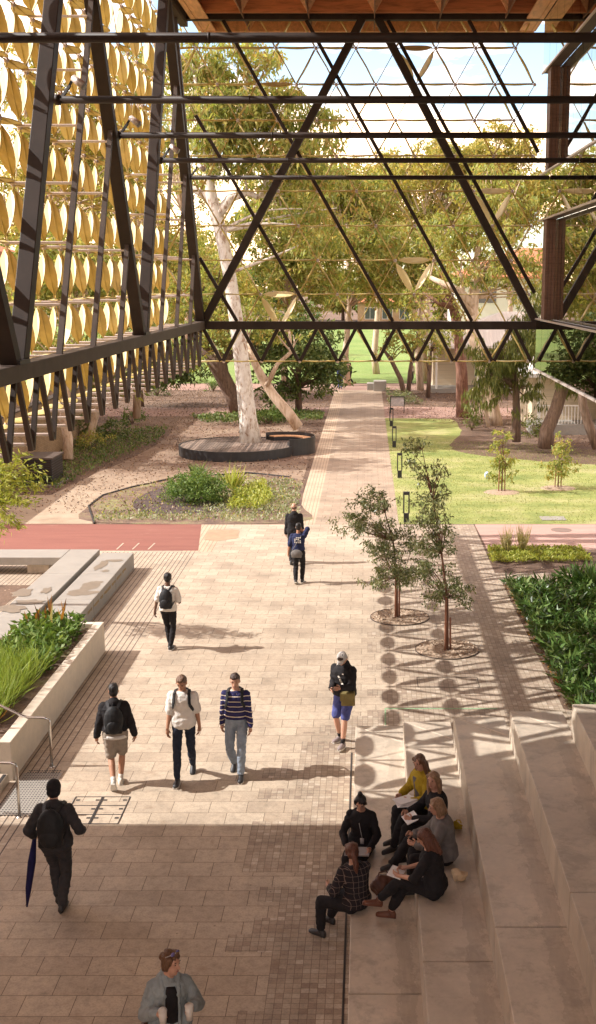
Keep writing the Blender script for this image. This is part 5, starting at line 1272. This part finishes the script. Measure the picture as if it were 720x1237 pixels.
    # --- hair
    if hair:
        st, hm = hair; b = MB(); Q = lambda x, y, z: hc + Rh @ V((x, y, z))
        if st == 'bald': b.ell(Q(0, -.03, -.01), (.081, .082, .05), Rh)
        elif st in ('short', 'afro', 'cap'):
            k = 1.09 if st == 'afro' else 1.; b.ell(Q(0, -.020, .045), (.083 * k, .094 * k, .088 * k), Rh); b.ell(Q(0, -.045, -.01), (.076, .066, .072), Rh)
            if st == 'short': b.ell(Q(0, .045, .092), (.058, .042, .03), Rh)
        else:
            b.ell(Q(0, -.020, .035), (.084, .096, .092), Rh); b.ell(Q(0, -.04, -.02), (.079, .072, .08), Rh)
            for s_ in (1, -1): b.cone(Q(s_ * .06, .03, .07), .028, Q(s_ * .074, -.005, -.02), .022)
            if st == 'bun': b.ell(Q(0, -.04, .155), (.04, .04, .034), Rh); b.cone(Q(0, -.03, .11), .04, Q(0, -.04, .14), .025)
            if st == 'pony': b.cone(Q(0, -.10, .02), .026, Q(0, -.125, -.04), .034); b.cone(Q(0, -.125, -.04), .036, Q(.01, -.13, -.17), .036); b.cone(Q(.01, -.13, -.17), .034, Q(.015, -.12, -.25), .018)
            if st == 'tied': b.ell(Q(0, -.115, .05), (.045, .035, .045), Rh); b.ell(Q(.02, -.03, .125), (.05, .05, .03), Rh); b.ell(Q(-.03, .02, .115), (.045, .05, .03), Rh)
            if st in ('long', 'bob'):
                L_ = -.24 if st == 'long' else -.095
                for s_ in (1, -1): b.cone(Q(s_ * .072, -.012, .02), .028, Q(s_ * .083, .0, -.09), .030); b.cone(Q(s_ * .083, 0, -.09), .030, Q(s_ * .085, .015 if st == 'long' else 0, L_), .022 if st == 'long' else .028)
                b.cone(Q(0, -.06, -.03), .065, Q(0, -.07, L_), .05 if st == 'long' else .06); b.cone(Q(.05, -.05, -.03), .05, Q(.055, -.05, L_ * .95), .035); b.cone(Q(-.05, -.05, -.03), .05, Q(-.055, -.05, L_ * .95), .035)
        rm(b, 'hair', hm, .009, 3)
    J.update(hc=hc, Rh=Rh, nb=nb, spine=spine, fl=fl, xs=xr_sh, o=o, Pv=Pv, shc=shc, sc=sc)
    if extras: extras(J)
    return o, J
def kid(J, mb, nm, m, smooth=True): return mb.build(nm, m, J['o'], smooth)
def wthing(J, mb, nm, m, label, cat, smooth=True, group=None):
    """a carried thing: its own top-level object, placed where the person holds it"""
    o = J['o']; M_ = Matrix.Translation(o.location) @ Matrix.Rotation(o.rotation_euler.z, 4, 'Z') @ Matrix.Scale(J['sc'], 4)
    mb.v = [tuple(M_ @ V(p)) for p in mb.v]; x = mb.build(nm, m, None, smooth); return tag(x, label, cat, group)
def backpack(J, label, m=None, k=1., drop=.0):
    m = m or c_bag; fl, xs, sp = J['fl'], J['xs'], J['spine']; yr = fl.cross(xs); o = J['o']; M_ = Matrix.Translation(o.location) @ Matrix.Rotation(o.rotation_euler.z, 4, 'Z') @ Matrix.Scale(J['sc'], 4)
    r = empty('backpack', label, 'backpack', o.location, o.rotation_euler.z, 'backpacks worn on the plaza', J['sc'])
    Rm = Matrix((xs, yr, fl)).transposed(); c = sp(.27 - drop) - yr * (.205)
    b = MB(); b.ell(c, (.15 * k, .105 * k, .23 * k), Rm); b.box(c - fl * .05 + yr * .02, (.25 * k, .12 * k, .32 * k), Rm); x = link(remesh(b, .012, 5), 'bag_body', m, r, True)
    b = MB(); b.ell(c - yr * .085 - fl * .09, (.105 * k, .045, .11 * k), Rm); link(remesh(b, .01, 3), 'front_pocket', m, r, True)
    for s_ in (1, -1):
        b = MB(); p = [c + xs * (s_ * .07) + fl * .19 * k, J['shc'] + xs * (s_ * .105) + fl * .075 - yr * .03, J['shc'] + xs * (s_ * .115) + fl * .05 + yr * .10, J['shc'] + xs * (s_ * .125) - fl * .10 + yr * .155, sp(.22) + xs * (s_ * .165) + yr * .05, c + xs * (s_ * .13) - fl * .16]
        for a in range(len(p) - 1): b.bar(p[a], p[a + 1], .045, .016, p[a] - sp(.3))
        b.build('strap', m, r)
    b = MB(); b.tube([c + fl * .2 * k + xs * .03, c + fl * .26 * k, c + fl * .2 * k - xs * .03], .009, 6); b.build('grab_handle', m, r)
    return r
def gp(x, y): g = G(x, y); return (g.x, g.y, .004)
def stand(x, y): return gp(x, y)
up_arm = lambda s_: (s_ * .5, -1, 0)
# walking helper: right/left ankle offsets and swinging hands
def walk(step=.22, phase=1, w=.085, lift=.10):
    return [(w, step * phase, .088 if phase > 0 else .088 + lift * .45, -.05, 0 if phase > 0 else -.55), (-w, -step * phase, .088 if phase < 0 else .088 + lift * .45, .05, 0 if phase < 0 else -.55)]
def swing(a=.1, phase=1): return [((.245, -a * phase + .03, .80), (.6, -1, 0), (-.05, .15, -1)), ((-.245, a * phase + .03, .80), (-.6, -1, 0), (.05, .15, -1))]

# --- striped rugby shirt man, coming towards us
_, j = person('man in navy and white striped long sleeved shirt and pale jeans walking towards the viewer', stand(287, 936), 178, 1.80, feet=walk(.2, -1), hands=swing(.07, 1), head=(.03, .22, 0), top=('shirt', c_stripe, .022, .97, .02), bot=('trousers', c_ljean, .016, .92), hair=('short', h_dark), shoes=m_shoe, sole=m_sole)
b = MB(); yr = j['fl'].cross(j['xs'])
for s_ in (1, -1): b.bar(j['nb'] + j['xs'] * s_ * .055 + yr * .02 + j['fl'] * .015, j['nb'] + j['xs'] * s_ * .02 + yr * .095 - j['fl'] * .03, .03, .02)
kid(j, b, 'collar', c_white); 
backpack(j, 'black backpack on the man in the striped shirt')
# --- white t-shirt man
_, j = person('man in loose white t-shirt and dark jeans walking towards the viewer', stand(224, 940), 180, 1.83, feet=walk(.25, 1), hands=swing(.08, -1), head=(-.1, .45, 0), top=('shirt', c_white, .034, .42, -.08), bot=('trousers', c_jean, .008, .9), hair=('short', h_brown), skin=m_skint, shoes=m_shoe, sole=m_sole)
backpack(j, 'black backpack with visible straps on the man in the white t-shirt')
# --- black hoodie, khaki shorts, walking away
_, j = person('young man in black sweatshirt and grey shorts walking away at the left', stand(142, 950), 8, 1.74, feet=[(.05, .10, .088, .1, 0), (-.04, -.22, .17, -.05, -.9)][::1], hands=[((.31, .06, .84), (.8, -1, 0), (0, .15, -1)), ((-.31, .04, .82), (-.8, -1, 0), (0, .1, -1))], head=(.05, .05, 0), top=('hoodie', c_black, .045, .95, .0), bot=('shorts', c_khaki, .028, -.12), hair=('short', h_black), skin=m_skint, shoes=m_shoew, ankle_skin=.18, sole=m_sole)
backpack(j, 'soft black backpack on the young man in grey shorts', k=1.05)
b = MB(); b.loft([[j['spine'](.0) + V((math.cos(a) * (.2 + e), math.sin(a) * (.145 + e), z)) for a in [2 * math.pi * i / 18 for i in range(18)]] for z, e in ((-.075, .002), (-.02, .0))]); kid(j, b, 'shirt_hem', c_white)
# --- white tee and black pack, walking away farther
_, j = person('person in white t-shirt and black trousers walking away alone past the planter', stand(205, 785), -4, 1.76, feet=[(.03, -.03, .088, -.1, 0), (-.03, .16, .088, .05, 0)], hands=[((.20, .20, 1.06), (.8, -.8, 0), (-.3, .9, .1)), ((-.32, .03, .82), (-.8, -.6, 0), (-.05, .1, -1))], head=(0, .1, 0), top=('shirt', c_white, .03, .40, -.02), bot=('trousers', c_black, .008, .92), hair=('afro', h_black), skin=m_skind, shoes=m_shoe, sole=m_sole)
backpack(j, 'black backpack on the lone person in the white t-shirt')
# --- the pair farther up the plaza
_, j = person('man in dark suit jacket walking away, beyond the one in the navy t-shirt', stand(356, 681), 2, 1.80, feet=walk(.24, 1), hands=swing(.1, 1), head=(.05, .1, 0), top=('jacket', c_black, .04, .97, -.14), bot=('trousers', c_black, .02, .95), hair=('bald', h_brown), skin=m_skin, shoes=m_shoe)
def nv(J): pass
_, j = person('person in navy t-shirt with printed back raising a hand to the ear', stand(361, 705), -6, 1.68, feet=[(.07, .12, .088, 0, 0), (-.07, -.10, .12, 0, -.4)], hands=[((.10, .05, 1.50), (1, -.2, -.2), (-.3, .1, .9)), ((-.30, .05, .86), (-.8, -.8, 0), (0, .1, -1))], head=(0, .05, 0), top=('shirt', c_navy, .03, .45, .02), bot=('trousers', c_black, .016, .93), hair=('short', h_black), skin=m_skint, shoes=m_shoe, sole=m_shoew)
b = MB(); fl, xs, sp = j['fl'], j['xs'], j['spine']; yr = fl.cross(xs)
for r_ in range(4):
    for c_ in range(4): 
        if (r_ * 3 + c_) % 5 == 4: continue
        b.box(sp(.28 + r_ * .045) + xs * (-.075 + c_ * .05) - yr * .148, (.038, .006, .03), Matrix((xs, yr, fl)).transposed())
kid(j, b, 'printed_letters', c_white, False)
b = MB(); c = sp(-.03) - yr * .19 - xs * .02; b.ell(c, (.17, .075, .12), Matrix((xs, yr, fl)).transposed()); b.box(c - fl * .03, (.28, .10, .16), Matrix((xs, yr, fl)).transposed()); me = remesh(b, .012, 5)
b = MB(); b.v = [tuple(v.co) for v in me.vertices]; b.f = [tuple(p.vertices) for p in me.polygons]; b.m = [0] * len(b.f)
b.bar(c - xs * .13 + fl * .08, sp(.47) + xs * .10 - yr * .12, .035, .012); wthing(j, b, 'shoulder_bag', c_grey, 'grey shoulder bag slung low behind the person in the navy t-shirt', 'bag')
# --- cap man reading his phone
def capx(J):
    b = MB(); Q = lambda x, y, z: J['hc'] + J['Rh'] @ V((x, y, z)); b.ell(Q(0, -.012, .06), (.09, .105, .075), J['Rh']); b.ell(Q(0, .085, .045), (.065, .06, .014), J['Rh']); link(remesh(b, .009, 3), 'flat_cap', c_cap, J['o'], True)
_, j = person('man in grey flat cap, black jacket and blue shorts looking down at his phone', (-.40, 19.35, .004), 152, 1.76, lean=.10, feet=[(.12, -.04, .088, -.25, 0), (-.10, .26, .10, .15, .1)], hands=[((.07, .33, 1.10), (1, -.6, -.3), (-.35, .9, .1)), ((-.10, .32, 1.13), (-1, -.6, -.3), (.3, .9, .1))], head=(.1, .75, 0), top=('jacket', c_black, .042, .95, -.02), bot=('shorts', c_blue, .02, -.10), hair=('short', h_dark), skin=m_skin, shoes=m_shoeg, ankle_skin=.24, sole=m_shoew, extras=capx)
b = MB(); b.box((-.0, .45, 1.14), (.075, .15, .012), Matrix.Rotation(.5, 3, 'X')); wthing(j, b, 'phone', m_screen, 'dark phone held up by the man in the flat cap', 'phone', False)
sb_ = MB(); sp, fl, xs = j['spine'], j['fl'], j['xs']; yr = fl.cross(xs); c = sp(-.02) - xs * .15 + yr * .15; b = MB(); b.box(c, (.24, .10, .25), Matrix.Rotation(.5, 3, 'Z')); b.box(c + fl * .05 + yr * .03, (.25, .08, .14), Matrix.Rotation(.5, 3, 'Z')); me = remesh(b, .012, 3)
b = MB(); b.v = [tuple(v.co) for v in me.vertices]; b.f = [tuple(p.vertices) for p in me.polygons]; b.m = [0] * len(b.f); p_ = [c + fl * .13, sp(.25) - xs * .04 + yr * .165, sp(.45) + xs * .08 + yr * .12, sp(.53) + xs * .11]
for a in range(3): b.bar(p_[a], p_[a + 1], .035, .01, yr)
b.m = [0] * (len(b.f) - 18) + [1] * 18; wthing(j, b, 'satchel', [c_oliv, m_shoew], 'olive canvas satchel on a pale strap worn by the man in the flat cap', 'bag')
b = MB(); q = sp(.42) - xs * .07 + yr * .158; b.box(q, (.03, .008, .018)); kid(j, b, 'chest_logo', c_white, False)
# --- man with umbrella in the shade
def beanie(J):
    b = MB(); Q = lambda x, y, z: J['hc'] + J['Rh'] @ V((x, y, z)); b.ell(Q(0, -.015, .045), (.092, .104, .105), J['Rh']); b.ell(Q(0, -.03, -.02), (.088, .088, .07), J['Rh']); link(remesh(b, .009, 3), 'beanie', c_black, J['o'], True)
_, j = person('man in black beanie and dark coat walking away in the shade with a furled umbrella', stand(72, 1100), 0, 1.79, feet=[(.04, -.02, .088, -.05, 0), (-.05, .17, .11, .05, .1)], hands=[((.29, .16, 1.02), (1, -.8, 0), (-.3, .9, -.2)), ((-.30, .10, .98), (-1, -.8, 0), (.1, .8, -.5))], head=(0, .05, 0), top=('jacket', c_char, .042, .96, -.12), bot=('trousers', c_char, .018, .95), hair=('short', h_dark), skin=m_skin, shoes=m_brown if False else m_shoe, extras=beanie)
backpack(j, 'large black backpack on the man with the furled umbrella', k=1.15)
b = MB(); h = V((-.30, .14, .96)); b.tube([h, (-.32, .02, .66), (-.345, -.10, .36), (-.36, -.16, .14)], [.022, .05, .038, .01], 10); b.tube([h + V((0, .04, .12)), h], .012, 8); b.tube([h + V((0, .04, .12)), h + V((0, .09, .15)), h + V((0, .13, .11))], .012, 8); wthing(j, b, 'umbrella', cloth('umbrella_navy', (.012, .01, .05)), 'furled dark blue umbrella hanging from the left hand of the man in the beanie', 'umbrella')
# --- woman with two cups at the bottom edge
def shades(J):
    Q = lambda x, y, z: J['hc'] + J['Rh'] @ V((x, y, z))
    for s_ in (1, -1): b = MB(); b.ell(Q(s_ * .036, .045, .125), (.03, .012, .022), J['Rh'], 0, 12, 8); b.build('sunglass_lens', m_lens, J['o'], True)
    b = MB(); b.tube([Q(-.07, -.02, .09), Q(-.065, .04, .125), Q(0, .05, .128), Q(.065, .04, .125), Q(.07, -.02, .09)], .005, 6); b.build('sunglass_frame', m_silver, J['o'], True)
    b = MB(); pts = []
    for i in range(13):
        a = math.pi * (i / 12) ; pts.append(J['nb'] + V((math.cos(a) * .066, .02 + math.sin(a) * .075, .02 - math.sin(a) * .035)))
    b.tube(pts, .006, 6); b.build('necklace', M('gold_chain', (.6, .42, .15), .3, .1, 3, 0, metal=.8), J['o'], True)
m_lens = M('violet_mirror_lens', (.14, .12, .30), .08, .3, 9, 0, spec=.8)
wb = G(206, 1149, 1.68); WX, WY = wb.x, wb.y
_, j = person('woman in blue grey padded jacket holding two takeaway cups at the bottom edge', (WX - .03, WY + .02, .004), 197, 1.68, lean=.04, feet=walk(.1, 1), hands=[((.155, .24, 1.235), (1, -.4, -.5), (-.35, .9, .1)), ((-.19, .24, 1.235), (-1, -.4, -.5), (.3, .9, .1))], head=(.75, .0, -.1), top=('coat', c_coat, .05, .97, -.06), bot=('trousers', c_black, .012, .9), hair=('tied', h_brown), skin=m_skin, woman=True, shoes=m_shoe, extras=shades)
b = MB(); sp, fl = j['spine'], j['fl']; b.loft([[sp(t) + V((x, .112 + .05 * (1 if t > .0 else 0) + d_, 0)) for x, d_ in ((-w_, 0), (0, .022), (w_, 0), (w_, -.05), (-w_, -.05))] for t, w_ in ((-.06, .085), (.2, .08), (.4, .075), (.49, .04))]); kid(j, b, 'jumper_front', c_black)
b = MB()
for s_ in (1, -1): b.cone(sp(.42) + V((s_ * .07, .15, 0)), .03, j['nb'] + V((s_ * .085, .02, .05)), .03); b.cone(j['nb'] + V((s_ * .085, .02, .05)), .03, j['nb'] + V((s_ * .05, -.075, .06)), .03)
for s_ in (1, -1): b.cone(sp(.40) + V((s_ * .075, .155, 0)), .018, sp(-.04) + V((s_ * .08, .16, 0)), .02)
link(remesh(b, .01, 3), 'collar', c_coat, j['o'], True)
for hx, lb, hh in ((.11, 'lidded white takeaway cup in the hand nearer the left of the photo', 1), (-.15, 'open topped takeaway cup in the hand nearer the right of the photo', 0)):
    c = V((hx, .345, 1.165)); b = MB(); b.tube([c, c + V((0, 0, .15))], [.031, .043], 18)
    b.tube([c + V((0, 0, .151)), c + V((0, 0, .16))], [.045, .043], 18)
    if hh: b.tube([c + V((0, 0, .161)), c + V((0, 0, .172))], [.036, .034], 18)
    wthing(j, b, 'takeaway_cup', m_cup, lb, 'cup', True, 'takeaway cups')
b = MB(); b.ell((.27, .0, .80), (.05, .16, .17)); b.bar((.25, 0, .95), (.16, -.02, 1.42), .04, .012); wthing(j, b, 'tote_bag', c_brown, 'brown leather tote bag on the shoulder of the woman with the cups', 'bag')

# ---------------------------------------------------------------- people seated on the tiers
GS = 'women seated in a circle on the tiers'
def seated(label, loc, seat, yaw, **kw):
    kw.setdefault('group', GS); kw.setdefault('woman', True); kw.setdefault('H', 1.66)
    return person(label, (loc[0], loc[1], seat), yaw, pelvis=(0, 0, .115), **kw)
s6 = 1.66 / 1.75
# bun woman: on the low tier edge, facing the viewer, head bowed
_, j = seated('woman in black with a hair bun and lanyard, head bowed, on the tier edge', (-.08, 14.55), TZ[0], 172, lean=.14, feet=[(.16, .40, -.36, 0, 0), (-.02, .40, -.36, 0, 0)], poles=[(0, .6, 1), (0, .6, 1)], hands=[((.17, .34, .22), (1, -.6, 0), (-.3, .9, -.3)), ((-.17, .36, .22), (-1, -.6, 0), (.2, .9, -.5))], head=(0, .5, 0), top=('jumper', c_black, .026, .95, -.04), bot=('trousers', c_black, .03, .92), hair=('bun', h_black), shoes=m_shoe)
b = MB(); b.box((-.04, .235, .25), (.055, .01, .085)); b.tube([(-.04, .225, .29), (.0, .19, .45), (.05, .10, .62)], .004, 5); kid(j, b, 'lanyard', m_silver)
b = MB(); b.box((.0, .42, .185), (.34, .24, .018), Matrix.Rotation(R(4), 3, 'Z')); wthing(j, b, 'laptop', m_silver, 'closed silver laptop on the lap of the woman with the bun', 'laptop', False)
# ponytail woman, back to us, legs off the low tier to the left
_, j = seated('woman with auburn ponytail in dark checked shirt, back to the viewer, on the tier end', (-.13, 13.0), TZ[0], 42, lean=.16, feet=[(.02, .56, -.36, .15, 0), (-.28, .40, -.36, .25, 0)], poles=[(0, .6, 1), (-.3, .6, 1)], hands=[((.14, .38, .26), (1, -.5, 0), (-.3, .9, 0)), ((-.16, .36, .24), (-1, -.5, 0), (.2, .9, 0))], twist=-.45, head=(-.05, .3, 0), top=('shirt', c_plaid, .036, .9, -.04), bot=('trousers', c_black, .02, .85), hair=('pony', h_red), shoes=m_shoe)
# dark haired woman with notebook, crossing legs
_, j = seated('woman with long auburn hair in black writing in a notebook, legs crossed', (.80, 12.55), TZ[1], 72, lean=.22, feet=[(.05, .60, -.36, .1, 0), (-.10, .72, -.14, .55, .25)], poles=[(0, .6, 1), (.1, .5, 1)], hands=[((.10, .40, .26), (1, -.5, 0), (-.4, .9, 0)), ((-.13, .42, .26), (-1, -.5, 0), (.3, .9, 0))], head=(.1, .5, 0), top=('top', c_black, .03, .6, -.04), bot=('trousers', c_black, .02, .8), hair=('long', h_red), shoes=m_shoeb)
b = MB(); b.box((-.02, .50, .24), (.25, .18, .015), Matrix.Rotation(.2, 3, 'X')); wthing(j, b, 'notebook', m_paper, 'open pale notebook on the knee of the woman with crossed legs', 'notebook', False)
# grey jumper bob
_, j = seated('woman with short blond bob in grey jumper seated behind the notebook writer', (.98, 13.38), TZ[1], 92, lean=.2, feet=[(.12, .44, -.36, 0, 0), (-.06, .46, -.36, 0, 0)], poles=[(0, .6, 1), (0, .6, 1)], hands=[((.10, .42, .34), (1, -.5, 0), (-.3, .8, .4)), ((-.12, .40, .30), (-1, -.5, 0), (.3, .9, .2))], head=(.1, .25, 0), top=('jumper', c_grey, .045, .95, -.05), bot=('trousers', c_black, .02, .92), hair=('bob', h_fair), shoes=m_shoe)
# blond woman in black
_, j = seated('woman in black with long fair hair, face turned to the viewer', (.93, 14.15), TZ[1], 104, lean=.12, feet=[(.10, .50, -.36, 0, 0), (-.05, .66, -.36, .1, 0)], poles=[(0, .6, 1), (0, .6, 1)], hands=[((.12, .40, .30), (1, -.5, 0), (-.3, .9, .2)), ((-.12, .40, .30), (-1, -.5, 0), (.3, .9, .2))], head=(.75, .05, .1), top=('jumper', c_black, .035, .95, -.05), bot=('trousers', c_black, .02, .95), hair=('long', h_fair), shoes=m_shoe)
# yellow jacket
_, j = seated('woman in mustard yellow jacket over grey top, farthest of the seated group', (.80, 14.78), TZ[1], 118, lean=.18, feet=[(.10, .46, -.36, 0, 0), (-.10, .60, -.36, .1, 0)], poles=[(0, .6, 1), (0, .6, 1)], hands=[((.12, .36, .28), (1, -.5, 0), (-.3, .9, .1)), ((-.12, .36, .28), (-1, -.5, 0), (.3, .9, .1))], head=(.35, .25, .15), top=('jacket', c_yell, .045, .9, -.05), bot=('trousers', c_black, .02, .92), hair=('long', h_brown), shoes=m_shoe)
b = MB(); sp, fl, xs = j['spine'], j['fl'], j['xs']; yr = fl.cross(xs); b.loft([[sp(t) + xs * x + yr * (.135 + d_) for x, d_ in ((-w_, 0), (0, .03), (w_, 0), (w_, -.04), (-w_, -.04))] for t, w_ in ((.05, .05), (.2, .055), (.35, .06), (.48, .035))]); kid(j, b, 'inner_top', c_grey)
def loose(nm, parts, mats, lab, cat, smooth=False): b = MB(); parts(b); return thing1(b, nm, mats, lab, cat, None, smooth)
loose('paper_sheets', lambda b: (b.box((.52, 14.45, 1.20), (.30, .22, .006), Matrix.Rotation(.4, 3, 'Z')), b.box((.53, 14.40, 1.19), (.30, .21, .006), Matrix.Rotation(.15, 3, 'Z')), b.box((.50, 14.47, 1.215), (.28, .2, .004), Matrix.Rotation(.6, 3, 'Z'))), m_paper, 'loose white sheets held between the yellow jacket and the fair haired woman', 'paper')
loose('notepad', lambda b: b.box((.56, 13.98, 1.19), (.18, .24, .012), Matrix.Rotation(.3, 3, 'Z') @ Matrix.Rotation(-.35, 3, 'Y')), m_paper, 'white notepad on the lap of the fair haired woman in black', 'notebook')
def bag(loc, r, m, nm, lab, handle=True, rz=0):
    b = MB(); Rz = Matrix.Rotation(rz, 3, 'Z'); b.ell((0, 0, r[2] * .9), r, Rz); b.box((0, 0, r[2] * .5), (r[0] * 1.5, r[1] * 1.3, r[2] * .9), Rz); me = remesh(b, .012, 4); o = empty(nm, lab, 'bag', loc)
    for v in me.vertices: v.co += V((nz.noise(v.co * 14), nz.noise(v.co * 14 + V((9, 0, 0))), nz.noise(v.co * 11 + V((0, 9, 0))))) * .035
    link(me, 'bag_body', m, o, True)
    if handle:
        q = MB(); q.tube([Rz @ V((-r[0] * .6, 0, r[2] * 1.4)), Rz @ V((-r[0] * .3, .02, r[2] * 2.1)), Rz @ V((r[0] * .3, .02, r[2] * 2.1)), Rz @ V((r[0] * .6, 0, r[2] * 1.4))], .01, 6); q.build('handle', m, o, True)
bag((.20, 13.42, TZ[0]), (.17, .11, .13), c_brown, 'handbag', 'dark brown leather handbag on the low tier inside the circle', True, .5)
bag((1.12, 12.92, TZ[1]), (.11, .08, .07), cloth('cream_bag_cloth', (.55, .40, .25)), 'handbag', 'soft cream bag on the tier behind the notebook writer', False, .3)
bag((1.20, 14.25, TZ[1]), (.07, .05, .055), c_yell, 'handbag', 'small mustard bag behind the fair haired woman', True, 0)
# far strollers at the end of the path
for (x, y, yw, lb, tm, bm) in ((411, 470, 0, 'tiny distant person in blue at the far end of the path beside the tree', c_blue, c_blue), (423.5, 464, 90, 'tiny distant person in dark clothes walking on the far pink path', c_char, c_black), (497, 463, 200, 'tiny distant person in white standing right of the multi-stem tree', c_white, c_grey)):
    g = G(x, y); b = MB(); person(lb, (g.x, g.y, .01), yw, 1.72, feet=walk(.2, 1), hands=swing(.08, 1), top=('shirt', tm, .03, .9, .0), bot=('trousers', bm, .02, .9), hair=('short', h_dark), group='tiny strollers at the far end')
EXPO = 1.44
# ================================================================ camera, sky, sun
cam = bpy.data.cameras.new('camera'); co = bpy.data.objects.new('camera', cam); COL.objects.link(co); scene.camera = co
co.location = (0, 0, HC); co.rotation_euler = (R(90) - PIT, 0, 0); cam.sensor_fit = 'AUTO'; cam.sensor_width = 36; cam.lens = 36 * FOC / 1237
cam.shift_x = (360 - XV) / 1237; cam.clip_end = 3000; cam.clip_start = .1
EL = R(40.5); AZ = R(-93.0)                        # sun stands left of the view
sdir = V((math.sin(AZ) * math.cos(EL), math.cos(AZ) * math.cos(EL), math.sin(EL)))
sun = bpy.data.lights.new('sun', 'SUN'); sun.energy = 2.75; sun.angle = R(.4); sun.color = (1, .98, .95)
so = bpy.data.objects.new('sun', sun); COL.objects.link(so); so.rotation_euler = sdir.to_track_quat('Z', 'Y').to_euler(); so.location = (-20, 10, 30)
w = bpy.data.worlds.new('World'); scene.world = w; w.use_nodes = True; nt = w.node_tree; nt.nodes.clear()
def wn(t, **k):
    x = nt.nodes.new(t)
    for a, v in k.items(): setattr(x, a, v)
    return x
sky = wn('ShaderNodeTexSky', sky_type='NISHITA', sun_disc=False, sun_elevation=EL, sun_rotation=AZ, dust_density=.7, air_density=1.0, ozone_density=1.0)
tc_ = wn('ShaderNodeTexCoord'); mp = wn('ShaderNodeMapping'); mp.inputs['Scale'].default_value = (1.2, 1.2, 4.2); mp.inputs['Location'].default_value = (.35, .1, .45)
nz = wn('ShaderNodeTexNoise'); nz.inputs['Scale'].default_value = 3.4; nz.inputs['Detail'].default_value = 8; nz.inputs['Roughness'].default_value = .58
rp_ = wn('ShaderNodeValToRGB'); rp_.color_ramp.elements[0].position = .47; rp_.color_ramp.elements[1].position = .61
mx = wn('ShaderNodeMix', data_type='RGBA'); mx.inputs[7].default_value = (16, 10.8, 6.9, 1)
bg = wn('ShaderNodeBackground'); bg.inputs[1].default_value = .125; out = wn('ShaderNodeOutputWorld'); L = nt.links.new
L(tc_.outputs['Generated'], mp.inputs[0]); L(mp.outputs[0], nz.inputs[0]); L(nz.outputs[0], rp_.inputs[0]); L(rp_.outputs[0], mx.inputs[0]); L(sky.outputs[0], mx.inputs[6]); L(mx.outputs[2], bg.inputs[0]); L(bg.outputs[0], out.inputs[0])
vs_ = scene.view_settings; vs_.view_transform = 'Standard'; vs_.look = 'None'; vs_.gamma = 1; vs_.use_curve_mapping = False; vs_.exposure = EXPO
scene.cycles.max_bounces = 8; scene.cycles.transparent_max_bounces = 16
